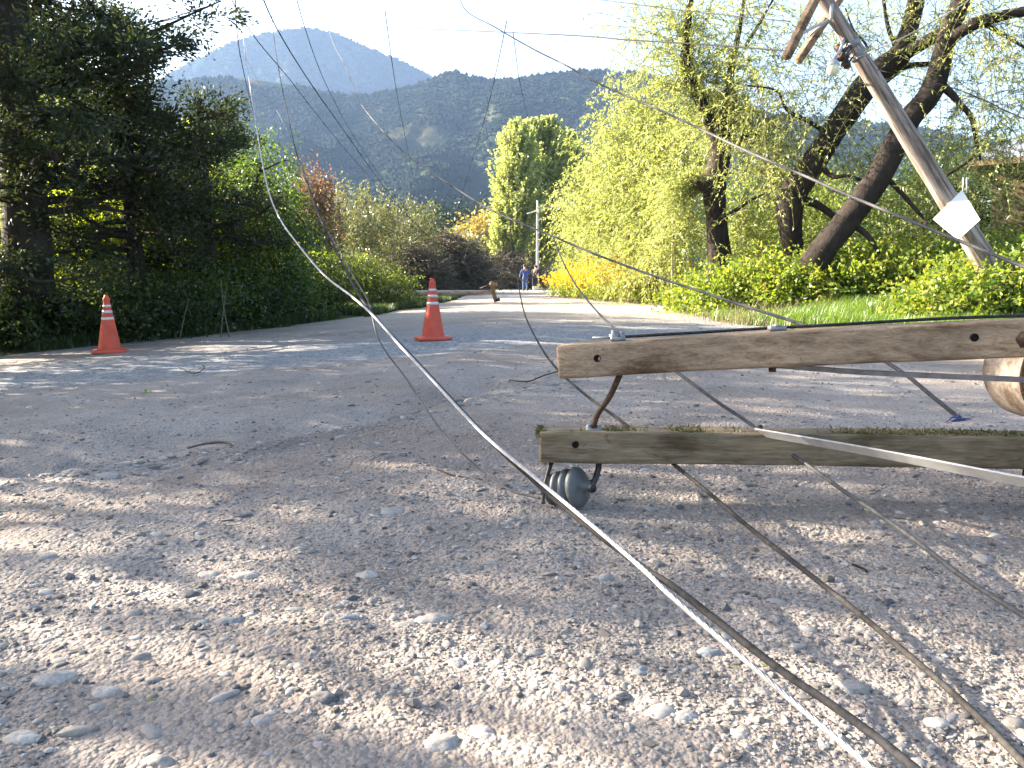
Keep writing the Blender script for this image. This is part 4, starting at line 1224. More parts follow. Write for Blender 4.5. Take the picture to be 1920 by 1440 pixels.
# ---- dark conifers on the near bank
def conifer(base, hgt, tr, nlimb, reach, zlo, label, seed, dirs=None, n_per=110, droop=0.16, lean=(0, 0), shape=None):
    rg = np.random.default_rng(seed)
    t = thing("conifer_tree", base, label, "tree", "conifers on the dark bank")
    b = np.asarray(base, float) - [0, 0, .2]
    root = b + np.array([[lean[0] * f + 0.06 * math.sin(4 * f + seed), lean[1] * f, hgt * f] for f in np.linspace(0, 1, 7)])
    mt, mc = MB(), MB()
    tube(mt, root, [tr * 1.3, tr, tr * .92, tr * .8, tr * .6, tr * .35, 0.03], 14, 50, 0, 0.16, seed)
    for k in range(nlimb):
        f = zlo + (0.97 - zlo) * ((k + rg.random()) / nlimb)
        s = np.array([np.interp(f, np.linspace(0, 1, 7), root[:, q]) for q in range(3)])
        az = rg.uniform(0, 2 * math.pi) if dirs is None else rg.normal(dirs[0], dirs[1]) if rg.random() < dirs[2] else rg.uniform(0, 2 * math.pi)
        taper = (shape(f) if shape else (1 - 0.75 * f))
        ln = reach * taper * rg.uniform(0.6, 1.1)
        el = rg.uniform(-0.1, 0.45)
        d = np.array([math.cos(az) * math.cos(el), math.sin(az) * math.cos(el), math.sin(el)])
        kk = np.linspace(0, 1, 6)
        pts = s + d * ln * kk[:, None]; pts[:, 2] += ln * (-droop * 1.6 * kk ** 1.5 + droop * 1.2 * kk ** 3)
        pts[1:-1] += rg.normal(0, 0.04 * ln, (4, 3))
        tube(mt, pts, [0.05 + 0.012 * ln, 0.03, 0.008], 6, 14, 0, 0.15, k, False)
        nc = max(3, int(ln * 4.2))
        cc = along(pts, nc, rg, 0.0, 0.22)
        cc += rg.normal(0, 0.20, cc.shape) * [1, 1, .55]
        m = nc * n_per
        kx = rg.integers(0, nc, m)
        sz = rg.uniform(0.09, 0.22, nc)
        outd = d * 0.6 + rg.normal(0, .5, (nc, 3)); outd /= np.linalg.norm(outd, axis=1, keepdims=True)
        off = rg.standard_normal((m, 3)) * [1, 1, .7]
        p = cc[kx] + off * sz[kx][:, None]
        dd = outd[kx] + off * 0.5 + rnd_unit(m, rg) * 0.35; dd /= np.linalg.norm(dd, axis=1, keepdims=True)
        leaf_quads(mc, p, dd, rnd_unit(m, rg), 0.085 * rg.uniform(.6, 1.4, m), 0.034 * rg.uniform(.7, 1.4, m))
        # twigs inside the sprays
        for c in cc[:: 2]:
            a0 = along(pts, 1, rg, 0, 0.15)[0]
            tube(mt, [a0, c], [0.010, 0.004], 4, 2, 0, 0, 0, False, False)
    mt.obj("trunk", M['bark_dark'], t); mc.obj("crown", M['leaf_cyp'], t)

conifer(at(55, 13.0), 10.0, 0.34, 62, 3.6, 0.22, "tallest dark conifer with a thick black trunk at the edge of the bank", 31, (0.15, 0.9, 0.6), shape=lambda f: 1.05 - 0.25 * f)
conifer(at(250, 14.6), 5.7, 0.16, 44, 2.5, 0.30, "dark conifer with spreading sprays just behind the tallest one", 32, None, shape=lambda f: 1.1 - 0.85 * f)
conifer(at(395, 16.2), 4.8, 0.15, 40, 2.2, 0.30, "rounded dark conifer overhanging the bank beside the loose pale cable", 33, None, shape=lambda f: 1.15 - 0.75 * f)
conifer(at(-120, 11.5), 8.0, 0.22, 40, 2.6, 0.15, "dark conifer mostly out of frame beside the tallest one", 34, None)

# ---- leafy tree at the end of the dark bank
b = at(492, 18.5)
tree("broadleaf_tree", b, 4.2, 0.12, [(b + [0, 0, 2.6], (0.9, 1.0, 1.5)), (b + [0.35, -.2, 1.5], (1.0, 1.0, 1.2)), (b + [-0.6, 0, 1.8], (0.8, .9, 1.3))], 15000, 0.085, 0.05, 'leaf_mid', 'bark_dark',
     "green leafy tree whose sunlit tips end the dark bank", seed=41, sig=0.20)
b = at(430, 20.5)
tree("broadleaf_tree", b, 4.6, 0.12, [(b + [0, 0, 2.9], (1.2, 1.0, 1.4)), (b + [-0.5, 0, 1.6], (1.3, 1.0, 1.2))], 12000, 0.09, 0.05, 'leaf_dark', 'bark_dark',
     "dark leafy tree between the rounded conifer and the sunlit leafy tree", seed=42, sig=0.22)
# sunlit saplings standing between the conifers
for k, (px, Y, h, lab) in enumerate(((125, 15.4, 2.9, "backlit sapling beside the thick black trunk"), (205, 15.8, 3.0, "backlit sapling directly above the roadside cone"), (300, 16.4, 2.6, "backlit sapling between two dark conifers"), (372, 17.4, 2.9, "backlit sapling under the rounded conifer"), (450, 17.6, 2.4, "backlit sapling where the dark bank ends"), (20, 15.0, 2.7, "backlit sapling at the very edge of the bank"))):
    b = at(px, Y)
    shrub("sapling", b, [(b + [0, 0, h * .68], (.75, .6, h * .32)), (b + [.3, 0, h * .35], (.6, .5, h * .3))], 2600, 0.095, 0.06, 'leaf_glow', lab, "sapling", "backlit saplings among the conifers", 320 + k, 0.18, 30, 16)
# sunlit bushes seen through the gaps
for k, (px, Y, h, wd, lab) in enumerate(((-30, 18, 5.6, 1.7, "sunlit lime bush glowing behind the tallest conifer's trunk"), (120, 17.8, 5.2, 1.6, "sunlit lime bush showing beside the thick black trunk"), (215, 18.6, 4.2, 1.5, "sunlit yellow-green bush behind the orange roadside cone"),
                                     (330, 19.6, 4.4, 1.6, "sunlit bush glowing through gaps under the spreading conifer"), (455, 20.8, 3.6, 1.4, "sunlit bush low behind the rounded conifer"))):
    b = at(px, Y)
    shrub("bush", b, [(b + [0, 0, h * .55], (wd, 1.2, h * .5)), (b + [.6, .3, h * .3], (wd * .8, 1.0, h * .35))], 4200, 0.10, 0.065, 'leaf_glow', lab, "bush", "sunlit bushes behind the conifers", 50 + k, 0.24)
# dark undergrowth at the foot of the bank
def weedy(mb, rg, C):
    n = 110
    k = rg.integers(0, len(C), n)
    s = C[k] * [1, 1, .45] + rg.normal(0, .12, (n, 3)) * [1, 1, 0]
    d = rnd_unit(n, rg) * [.8, .8, .2] + [0, -.25, .8]; d /= np.linalg.norm(d, axis=1, keepdims=True)
    wands(mb, s, d, rg.uniform(.5, 1.25, n), rg, 0.45, 30, 0.075, 0.034, 0, 1, 0.006)
UND_SCALE = 0.74
UND = [(-40, 12.0, 1.7, 1.1, 'leaf_dark', "dark shrub at the very edge, beneath the tallest conifer"), (70, 12.8, 1.3, 1.0, 'leaf_dark', "dark shrub between the edge and the orange roadside cone"), (165, 13.0, 1.6, 1.1, 'leaf_dark', "dark shrub directly behind the orange roadside cone"),
       (275, 13.9, 1.7, 1.0, 'leaf_dark', "shaded shrub one step along the bank from the roadside cone"), (365, 14.9, 1.8, 1.0, 'leaf_mid', "greener shaded shrub beneath the rounded conifer"), (440, 15.8, 2.0, 1.1, 'leaf_dark', "dense dark shrub beneath the end of the dark bank"),
       (515, 17.4, 2.2, 1.1, 'leaf_mid', "green shrub crossed by the pale cable"), (585, 19.6, 2.2, 1.2, 'leaf_dark', "dark green shrub under the orange-leaved bush"), (330, 17.5, 3.0, 1.3, 'leaf_mid', "taller green shrub between two conifers"), (140, 16.0, 2.6, 1.4, 'leaf_dark', "tall shaded shrub behind the thick black trunk")]
for k, (px, Y, h, wd, mt, lab) in enumerate(UND):
    b = at(px, Y + 0.6); h *= UND_SCALE
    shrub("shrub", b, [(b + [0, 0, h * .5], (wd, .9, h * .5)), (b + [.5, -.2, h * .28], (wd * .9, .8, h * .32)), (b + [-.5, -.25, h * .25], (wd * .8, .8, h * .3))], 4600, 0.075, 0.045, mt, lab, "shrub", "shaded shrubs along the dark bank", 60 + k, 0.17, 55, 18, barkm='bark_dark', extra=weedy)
# bare pale stems in front of the shrubs
for px, y0, y1, dx, lab in ((408, 615, 530, 12, "bare pale stalk bent outward against the dark shrubs"), (424, 612, 520, -6, "straighter bare stalk beside the bent one"), (330, 625, 560, 16, "short bare stalk between the two orange cones")):
    Y = 13.6
    mb = MB(); a = at(px, Y); tube(mb, [a, P(px + dx, (y0 + y1) / 2, Y), P(px + dx * 1.5, y1, Y)], [0.014, 0.010, 0.004], 5, 12)
    tag(mb.obj("dry_stalk", M['bark_twig']), lab, "stalk", "bare stalks on the bank")

# ---- trees that stand beside the road out of frame and shade it
SH = ((-10.6, 7.3, 8.0, 1.9, 9000, "shade tree beside the gravel road, second from the dark bank"), (-10.2, 4.5, 6.6, 2.3, 7600, "thin-leaved shade tree beside the gravel road, third from the dark bank"), (-11.0, 9.8, 8.0, 2.1, 9000, "shade tree beside the gravel road, next to the dark bank"))
for k, (x, y, h, rr, nl, lab) in enumerate(SH):
    b = np.array([x, y, gz(x, y)])
    tree("shade_tree", b, h, 0.2, [(b + [0, 0, h * .72], (rr, rr, h * .28)), (b + [.7, .3, h * .45], (rr * .9, rr * .8, h * .22)), (b + [-.6, -.3, h * .5], (rr * .8, rr * .9, h * .25))], nl, 0.16 if nl > 8000 else 0.078, 0.10 if nl > 8000 else 0.048, 'leaf_mid', 'bark_dark', lab, seed=80 + k, sig=0.32, per=70 if nl > 8000 else 14, nb=40 if nl > 8000 else 14)

# ---- middle distance beyond the bank
def arch_tips(mb, rg, C):
    k = rg.integers(0, len(C), 240)
    s = C[k]; d = rnd_unit(240, rg) * [1, 1, .3] + [0.5, -0.2, 0.75]; d /= np.linalg.norm(d, axis=1, keepdims=True)
    wands(mb, s, d, rg.uniform(.3, .95, 240), rg, 0.6, 34, 0.07, 0.035, 3, 1, 0.006)
b = at(668, 23.5)
shrub("flowering_bush", b, [(b + [-.4, 0, .65], (1.3, 1.2, 0.95)), (b + [.7, .1, .55], (1.1, 1.1, 0.75)), (b + [-1.1, .2, .7], (1.0, 1, 1.0))], 14000, 0.07, 0.04, 'leaf_olive', "green bush with arching yellow-tipped canes reaching over the roadside", "bush", None, 90, 0.18, extra=arch_tips)
b = at(690, 29)
shrub("flowering_bush", b, [(b + [0, 0, .6], (0.9, 1.0, 0.8)), (b + [-.9, 0, .8], (1.0, 1.0, 1.0))], 8000, 0.08, 0.045, 'leaf_grey', "smaller greyish bush with pale arching canes near the brush heap", "bush", None, 91, 0.2, extra=arch_tips)
MID = [(596, 28, 322, 0.55, 'leaf_orange', "rusty_tree", "small tree with rusty orange young leaves"), (548, 27, 355, 0.9, 'leaf_mid', "broadleaf_tree", "green tree between the dark bank and the rusty orange tree"),
       (640, 35, 345, 1.5, 'leaf_grey', "broadleaf_tree", "pale grey-green tree next to the rusty orange tree"), (695, 37, 347, 1.3, 'leaf_grey', "broadleaf_tree", "roundest of the pale grey-green trees behind the flowering bush"),
       (752, 41, 368, 1.8, 'leaf_grey', "broadleaf_tree", "grey-green tree behind the brown brush heap, nearest the mountain gap"), (800, 46, 398, 1.5, 'leaf_far', "broadleaf_tree", "dark tree sinking behind the brush heap")]
for k, (px, Y, ty, wd, mt, nm, lab) in enumerate(MID):
    b = at(px, Y); tz = zat(ty, Y); h = tz - b[2]
    tree(nm, b, tz, 0.10, [(b + [0, 0, h * .66], (wd, wd, h * .36)), (b + [.4 * wd, -.3, h * .4], (wd, wd, h * .36)), (b + [-.5 * wd, 0, h * .36], (wd, wd, h * .34))], 8500, 0.13, 0.07, mt, 'bark_twig', lab, seed=100 + k, sig=0.24, nb=50)
# far valley trees
FARB = [(800, 120, 385, 5.5, 'leaf_far', "dark far tree before the mountain foot, first in its row"), (850, 122, 371, 6.5, 'leaf_far', "tallest dark far tree before the mountain foot"), (905, 125, 378, 6, 'leaf_far', "dark far tree beside the yellow trees' tops"), (740, 130, 392, 6, 'leaf_far', "dark far tree behind the grey-green tree"),
        (640, 130, 385, 7, 'leaf_far', "dark far tree behind the pale trees"), (960, 128, 395, 6, 'leaf_far', "dark far tree behind the poplars"), (885, 88, 408, 2.2, 'leaf_yellow', "pale yellow far tree on the open end of the valley"), (917, 92, 414, 2.4, 'leaf_yellow', "yellowish far tree in the middle of its trio"), (945, 90, 412, 2.0, 'leaf_yellow', "yellowish far tree touching the poplars"),
        (860, 70, 452, 2.2, 'leaf_grey', "greyish low tree behind the brush heap"), (1080, 110, 330, 6, 'leaf_lime', "light green far tree between poplars and willow"), (1180, 100, 300, 6, 'leaf_lime', "light green far tree behind the bushy willow")]
for k, (px, Y, ty, wd, mt, lab) in enumerate(FARB):
    b = at(px, Y); tz = zat(ty, Y); h = tz - b[2]
    tree("far_tree", b, tz, 0.25, [(b + [0, 0, h * .6], (wd, wd, h * .42)), (b + [.5 * wd, 0, h * .36], (wd * .8, wd, h * .36)), (b + [-.5 * wd, 0, h * .36], (wd * .8, wd, h * .36))], 6500, 0.40, 0.24, mt, 'bark_dark', lab, group="far trees in the valley", seed=130 + k, sig=0.6, nb=16)
# poplars
for k, (px, Y, ty, hw, lab) in enumerate(((968, 57, 226, 2.1, "tall poplar with the pointed top closest to the road gap"), (1026, 60, 220, 2.3, "tallest poplar, in the middle of the poplar clump"), (1062, 62, 246, 2.1, "poplar of the clump that meets the willow"), (997, 60, 224, 2.3, "poplar squeezed between the two tallest ones"), (940, 57, 328, 1.0, "shortest slim poplar at the edge of the clump"))):
    rg = np.random.default_rng(170 + k)
    b = at(px, Y); h = zat(ty, Y) - b[2]
    t = thing("poplar_tree", b, lab, "tree", "poplars at the bend of the road")
    mt, mc = MB(), MB()
    root = [b - [0, 0, .2], b + [0.05, 0, h * .5], b + [0, 0, h * .97]]
    tube(mt, root, [0.22, 0.14, 0.03], 8, 20, 0, .1, k)
    n = 900 if hw > 1.2 else 380
    s = along(root, n, rg, 0.05, 0.12)
    f = (s[:, 2] - b[2]) / h
    az = rg.uniform(0, 2 * math.pi, n)
    wdt = hw * (1.2 * np.clip(1 - f, 0.02, 1) ** .6 * np.clip(f * 5, .4, 1))
    d = np.stack([np.cos(az), np.sin(az), rg.uniform(1.3, 2.4, n)], -1); d /= np.linalg.norm(d, axis=1, keepdims=True)
    ln = np.minimum(wdt / np.hypot(d[:, 0], d[:, 1]) * rg.uniform(.5, 1.15, n), (h * 1.0 - f * h) * rg.uniform(.7, 1.05, n) + .25)
    ln = np.maximum(ln, .5)
    wands(mc, s, d, ln, rg, 0.06, 16, 0.20, 0.13, 0, 1, 0.02)
    mt.obj("trunk", M['bark_twig'], t); mc.obj("crown", [M['leaf_poplar'], M['bark_twig']], t)

# ---- willows
def px_path(pts): return np.array([P(*p) for p in pts])
def willow(base_pts, trad, limb_list, knobs, label, seed, leafm='leaf_willow', Lf=0.10, Wf=0.022, name="willow_tree", barkm='bark', rough=0.22, group=None):
    """knobs: (px, py, Y, count, length, direction, spread, droop, per metre)"""
    rg = np.random.default_rng(seed)
    tp = px_path(base_pts)
    t = thing(name, tp[0], label, "tree", group)
    mt, mc = MB(), MB()
    tube(mt, tp, trad, 16, 60, 0, rough, seed)
    mt.obj("trunk", M[barkm], t)
    for k, (pts, rad) in enumerate(limb_list):
        ml = MB(); tube(ml, px_path(pts), rad, 10, 40, 0, rough * .8, seed + k + 1)
        ml.obj("limb", M[barkm], t)
    for px, py, Y, cnt, ln, dr, spr, droop, pm, jit in knobs:
        c = P(px, py, Y)
        s = c + rg.normal(0, jit, (cnt, 3))
        d = np.asarray(dr, float) + rnd_unit(cnt, rg) * spr; d /= np.linalg.norm(d, axis=1, keepdims=True)
        wands(mc, s, d, ln * rg.uniform(0.5, 1.2, cnt), rg, droop, pm, Lf, Wf, 0, 1, 0.007)
    mc.obj("crown", [M[leafm], M['wand']], t)
    return t

# pollard with dark upright trunk
willow([(1350, 545, 18), (1347, 470, 18), (1342, 400, 18), (1340, 350, 18.1), (1350, 290, 18.2), (1356, 235, 18.2)], [0.33, 0.27, 0.25, 0.30, 0.27, 0.22],
       [([(1350, 270, 18.2), (1310, 180, 18), (1285, 130, 17.9), (1290, 40, 17.8), (1300, -40, 17.8)], [0.16, 0.13, 0.13, 0.09, 0.05]),
        ([(1355, 250, 18.2), (1368, 150, 18.4), (1385, 60, 18.5), (1400, -30, 18.5)], [0.13, 0.09, 0.06, 0.03]),
        ([(1352, 285, 18.1), (1385, 265, 17.8), (1420, 250, 17.6)], [0.12, 0.09, 0.03]),
        ([(1395, 90, 18.4), (1420, 50, 18.2), (1455, -10, 18)], [0.04, 0.035, 0.02]),
        ([(1335, 365, 18), (1318, 352, 17.7), (1305, 340, 17.6)], [0.14, 0.10, 0.04]),
        ([(1345, 420, 18), (1400, 380, 17.5), (1440, 360, 17.2)], [0.06, 0.04, 0.01])],
       [(1350, 225, 18.4, 240, 1.5, (0, .35, .6), .9, .3, 30, .18), (1300, 150, 18, 180, 1.5, (-.1, 0, .4), 1.0, .3, 26, .2), (1290, 60, 17.9, 140, 1.6, (-.1, 0, .5), 1.0, .35, 22, .25), (1215, 70, 18.2, 70, 1.7, (-.4, 0, .3), 1.0, .5, 20, .35), (1370, 130, 18.4, 110, 1.4, (.1, 0, .4), 1.0, .4, 18, .25),
        (1400, 20, 18.4, 80, 1.7, (.2, 0, .4), 1.0, .5, 16, .3), (1312, 345, 17.9, 150, 1.2, (-.9, .3, .2), .7, .6, 30, .14), (1385, 420, 18.2, 70, 1.0, (.7, .3, .1), .8, .4, 26, .2), (1420, 255, 17.6, 130, 1.2, (.3, 0, .3), 1.0, .5, 22, .25), (1400, 480, 18.0, 90, .9, (.3, 0, .4), 1.0, .3, 24, .3)],
       "pollarded willow with a dark knobbly upright trunk", 201)
# bushy willow in front of the poplars
rgk = np.random.default_rng(77)
kn = []
for px, py, Y, cnt in ((1210, 210, 23, 300), (1170, 260, 23.5, 280), (1250, 270, 22, 300), (1120, 330, 25, 260), (1190, 340, 23, 300), (1260, 350, 22, 280), (1100, 400, 26, 260), (1150, 420, 24.5, 280), (1220, 420, 23, 280), (1280, 430, 21, 240), (1180, 480, 24, 200), (1250, 490, 22, 200), (1110, 450, 27, 160), (1290, 300, 21, 200), (1080, 420, 29, 120)):
    kn.append((px, py, Y, int(cnt * .68), 1.3, (-.15, -.1, .3), 1.0, .55, 24, .38))
willow([(1225, 535, 23.5), (1222, 430, 23.5), (1215, 330, 23.4), (1205, 240, 23.3)], [0.2, 0.17, 0.13, 0.06],
       [([(1220, 430, 23.5), (1180, 360, 23.6), (1150, 290, 23.8)], [0.10, .07, .03]), ([(1218, 400, 23.5), (1255, 330, 22.6), (1275, 260, 22.2)], [0.10, .07, .03]), ([(1222, 460, 23.5), (1150, 430, 24.4), (1100, 390, 25.5)], [.09, .06, .02])],
       kn, "bushy bright yellow-green willow between the poplars and the pollard", 202, 'leaf_willow', 0.12, 0.028)
# two dark leaning trunks
LT = dict(name="leaning_willow", group="dark leaning willows behind the brambles")
willow([(1520, 500, 15.6), (1548, 462, 15.6), (1592, 410, 15.6), (1640, 345, 15.6), (1672, 285, 15.6), (1705, 225, 15.7), (1738, 185, 15.7), (1758, 140, 15.8), (1775, 70, 15.9), (1800, 5, 16), (1815, -60, 16)], [0.26, 0.25, 0.24, 0.24, .23, .22, .21, .20, .19, 0.175, .15],
       [([(1750, 150, 15.8), (1772, 165, 15.6), (1800, 195, 15.4), (1822, 222, 15.3), (1830, 260, 15.2), (1838, 300, 15.2)], [0.08, .07, .055, .05, .04, .02]),
        ([(1770, 85, 15.9), (1810, 55, 15.6), (1855, 35, 15.4), (1925, 22, 15.2), (1990, 30, 15)], [0.12, .11, .10, .085, .06]),
        ([(1835, 290, 15.2), (1790, 320, 15), (1740, 350, 14.9)], [.03, .025, .012]),
        ([(1600, 420, 15.6), (1630, 445, 15.3), (1648, 475, 15.2)], [.07, .055, .04]),
        ([(1660, 330, 15.6), (1715, 390, 15.2), (1740, 420, 15)], [.05, .04, .02]),
        ([(1846, 45, 15.5), (1890, 70, 15.2), (1930, 95, 15)], [.045, .035, .02])],
       [(1790, 30, 16, 110, 1.6, (.2, 0, .2), 1.0, .5, 13, .5), (1880, 60, 15.4, 110, 1.5, (.2, 0, 0), 1.0, .5, 13, .5), (1830, 150, 15.6, 90, 1.4, (.2, 0, 0), 1.0, .5, 13, .5), (1900, 170, 15.6, 110, 1.4, (0, 0, 0), 1.0, .5, 13, .6), (1830, 250, 15.2, 80, 1.1, (0, 0, -.1), 1.0, .4, 18, .4), (1760, 290, 15.9, 80, 1.1, (-.1, 0, .1), 1.0, .4, 20, .5), (1720, 370, 16.2, 80, 1.1, (.3, .5, .1), 1.0, .4, 22, .45), (1680, 440, 16.2, 80, .9, (.3, .5, .2), 1.0, .4, 24, .35), (1880, 300, 15.8, 90, 1.1, (0, 0, 0), 1.0, .5, 20, .5)],
       "straight dark willow trunk leaning away from the pollard, with the lower fork", 203, 'leaf_willow', 0.085, 0.024, **LT)
willow([(1490, 480, 17), (1480, 420, 17), (1484, 368, 17), (1510, 325, 17), (1545, 272, 16.9), (1570, 232, 16.9), (1610, 178, 16.9), (1655, 132, 17), (1685, 105, 17), (1702, 60, 17.1), (1715, 5, 17.2), (1725, -50, 17.2)], [0.22, 0.25, 0.26, .25, .26, .275, .27, .265, .245, .19, .165, .14],
       [([(1675, 115, 17), (1715, 92, 16.8), (1755, 68, 16.6), (1800, 40, 16.4)], [0.15, .12, .11, .10]), ([(1685, 128, 17), (1715, 122, 16.9), (1752, 120, 16.7)], [.07, .06, .05]),
        ([(1500, 372, 17), (1535, 385, 16.8), (1570, 410, 16.7), (1590, 425, 16.6)], [.10, .085, .07, .05]), ([(1560, 255, 16.9), (1510, 225, 16.6), (1475, 205, 16.5), (1455, 170, 16.4), (1400, 160, 16.2)], [.05, .045, .035, .025, .01]),
        ([(1680, 90, 17), (1665, 50, 17.1), (1655, -10, 17.2)], [.05, .04, .03]), ([(1605, 190, 17), (1628, 100, 17.3), (1600, 55, 17.4), (1585, 15, 17.4)], [.035, .03, .02, .015]), ([(1530, 300, 17), (1560, 330, 16.6), (1590, 330, 16.4), (1640, 345, 16.3)], [.06, .05, .04, .02])],
       [(1470, 340, 17.6, 110, 1.0, (-.3, .5, .3), 1.0, .4, 22, .3), (1450, 190, 16.5, 110, 1.3, (-.2, 0, .2), 1.0, .5, 15, .5), (1480, 90, 17, 100, 1.5, (0, 0, .2), 1.0, .5, 12, .6), (1600, 60, 17.2, 90, 1.5, (0, 0, .2), 1.0, .5, 12, .6), (1700, 40, 17.2, 110, 1.5, (0, 0, .2), 1.0, .5, 12, .6), (1540, 160, 16.9, 90, 1.3, (0, 0, 0), 1.0, .5, 13, .6), (1575, 330, 17.6, 90, 1.1, (0, 0, 0), 1.0, .4, 22, .45), (1520, 430, 17.6, 110, 1.0, (0, .5, .1), 1.0, .4, 24, .4), (1620, 280, 16.8, 80, 1.1, (0, 0, 0), 1.0, .4, 18, .5), (1430, 300, 17, 100, 1.1, (0, 0, .1), 1.0, .5, 20, .45)],
       "thicker crooked willow trunk that bends and forks high behind the leaning pole", 204, 'leaf_willow', 0.085, 0.024, **LT)
# green mass behind the leaning trunks
for k, (px, Y, ty, wd, mt, lab) in enumerate(((1420, 25, 300, 2.0, 'leaf_lime', "light green tree behind the pollard's trunk"), (1520, 26, 330, 2.2, 'leaf_lime', "light green tree behind the crooked trunk's foot"), (1640, 25, 320, 2.0, 'leaf_lime', "light green tree framed between the two leaning trunks"), (1740, 24, 275, 1.9, 'leaf_mid', "green tree behind the leaning pole's middle"), (1790, 21.0, 290, 1.2, 'leaf_olive', "olive green tree hiding the corner of the house"))):
    b = at(px, Y); tz = zat(ty, Y); h = tz - b[2]
    tree("broadleaf_tree", b, tz, 0.12, [(b + [0, 0, h * .6], (wd, wd, h * .38)), (b + [.5 * wd, -.3, h * .35], (wd * .9, wd, h * .35)), (b + [-.5 * wd, 0, h * .35], (wd * .9, wd, h * .35))], 8500, 0.12, 0.05, mt, 'bark_dark', lab, seed=220 + k, sig=0.34, nb=40)
# brambles in front
def canes(mb, rg, C):
    n = 90
    k = rg.integers(0, len(C), n)
    s = C[k]; d = rnd_unit(n, rg) * [1, .8, .3] + [0, -.1, .8]; d /= np.linalg.norm(d, axis=1, keepdims=True)
    wands(mb, s, d, rg.uniform(.25, .95, n), rg, 0.55, 20, 0.095, 0.06, 0, 1, 0.006)
BR = [(1365, 15.2, 500, 0.75), (1430, 14.6, 470, 0.9), (1500, 14.2, 478, 0.9), (1560, 14.0, 490, 0.85), (1625, 13.9, 470, 0.9), (1690, 13.7, 452, 0.95), (1750, 13.6, 448, 0.9), (1800, 13.5, 470, 0.8), (1890, 14.2, 440, 0.95), (1950, 13.6, 455, 0.9), (1320, 16.5, 520, 0.7), (1590, 15.2, 455, 1.0), (1866, 10.2, 486, 0.7), (1795, 10.5, 500, 0.65), (1938, 10.2, 470, 0.7)]
BL = ["bramble bush at the foot of the pollard", "bramble bush just past the pollard's foot", "bramble bush before the crooked trunk", "low bramble bush before the straight leaning trunk's foot", "bramble bush between straight leaning trunk and the tallest brambles", "tall bramble bush below the leaning pole's white plate", "tallest bramble bush, beside the leaning pole",
      "bramble bush hiding the foot of the leaning pole", "bramble bush beyond the foot of the leaning pole", "bramble bush cut by the frame edge near the house", "lowest bramble bush, at the gravel edge", "bramble bush behind the low one, touching the straight leaning trunk", "bramble bush directly in front of the leaning pole's foot", "bramble bush below the white plate, in front of the tallest bramble", "bramble bush in front of the leaning pole, cut by the frame edge"]
for k, ((px, Y, ty, wd), lab) in enumerate(zip(BR, BL)):
    Y += 1.9
    b = at(px, Y); h = zat(ty, Y) - b[2]
    shrub("bramble_bush", b, [(b + [0, 0, h * .5], (wd, .8, h * .5)), (b + [.45, -.35, h * .3], (wd * .8, .7, h * .36)), (b + [-.45, -.3, h * .3], (wd * .8, .7, h * .36))], 3900, 0.085, 0.060, 'leaf_bramble', lab, "bush", "brambles along the grass verge", 240 + k, 0.15, 40, 16, extra=canes)
# yellow broom
def broom(px, Y, ty, wd, lab, seed):
    rg = np.random.default_rng(seed)
    b = at(px, Y); h = zat(ty, Y) - b[2]
    mb = MB(); n = 260
    az = rg.uniform(0, 6.3, n); d = np.stack([np.cos(az), np.sin(az), rg.uniform(.8, 2.5, n)], -1); d /= np.linalg.norm(d, axis=1, keepdims=True)
    s = b + rg.normal(0, .5, (n, 3)) * [wd, wd, 0] 
    wands(mb, s, d, h * rg.uniform(.6, 1.1, n), rg, 0.15, 26, 0.07, 0.03, 0, 1, 0.006)
    s2 = s + d * (h * rg.uniform(.35, .95, n))[:, None]
    wands(mb, s2, d, 0.5 * rg.uniform(.6, 1.2, n), rg, 0.1, 40, 0.075, 0.06, 2, 1, 0.004)
    tag(mb.obj("broom_bush", [M['leaf_lime'], M['wand'], M['flower']]), lab, "bush", "yellow broom by the bend")
broom(1075, 33, 517, 0.9, "smallest yellow-flowering broom, beside the two people", 261)
broom(1120, 30, 500, 1.0, "yellow-flowering broom in the middle of its row", 262)
broom(1160, 27, 492, 0.9, "brightest yellow-flowering broom under the pale cable", 263)
broom(1205, 25, 478, 0.8, "yellow-tinged broom at the foot of the bushy willow", 264)

# ---- brush heap of cut branches
rg = np.random.default_rng(300)
mb = MB()
def brush(c, rad, n, seed, mi):
    rg = np.random.default_rng(seed)
    u = rnd_unit(n, rg) * (rg.random(n) ** .45)[:, None]
    u[:, 2] = np.abs(u[:, 2])
    s = np.asarray(c) + u * rad
    az = rg.normal(math.pi, 1.2, n)
    d = np.stack([np.cos(az), np.sin(az) * .7, rg.normal(.25, .4, n)], -1); d /= np.linalg.norm(d, axis=1, keepdims=True)
    s = s - d * 0.6
    s[:, 2] = np.maximum(s[:, 2], gz(c[0], c[1]) + .05)
    wands(mb, s, d, rg.uniform(.8, 2.4, n), rg, 0.35, 9, 0.12, 0.05, mi, 1, 0.018)
b = at(840, 43); brush(b + [0, 0, .1], np.array([2.7, 1.6, 3.4]), 2200, 301, 0)
b = at(786, 39); brush(b + [0, 0, .1], np.array([1.7, 1.3, 2.5]), 1000, 304, 0)
b = at(950, 56); brush(b + [0, 0, .1], np.array([3.4, 1.8, 2.9]), 1300, 302, 0)
b = at(1035, 62); brush(b + [0, 0, .1], np.array([1.8, 1.5, 1.3]), 700, 303, 2)
for a in ((770, 478, 44, 880, 520, 45), (800, 500, 44, 905, 535, 45), (700, 470, 43, 825, 452, 46), (815, 540, 43, 848, 548, 43), (900, 500, 45, 990, 530, 46), (860, 470, 44, 930, 525, 44)):
    tube(mb, [P(*a[:3]), (P(*a[:3]) + P(*a[3:])) / 2 + [0, 0, .15], P(*a[3:])], [0.05, 0.06, 0.035], 6, 12, 1, 0.1, 2)
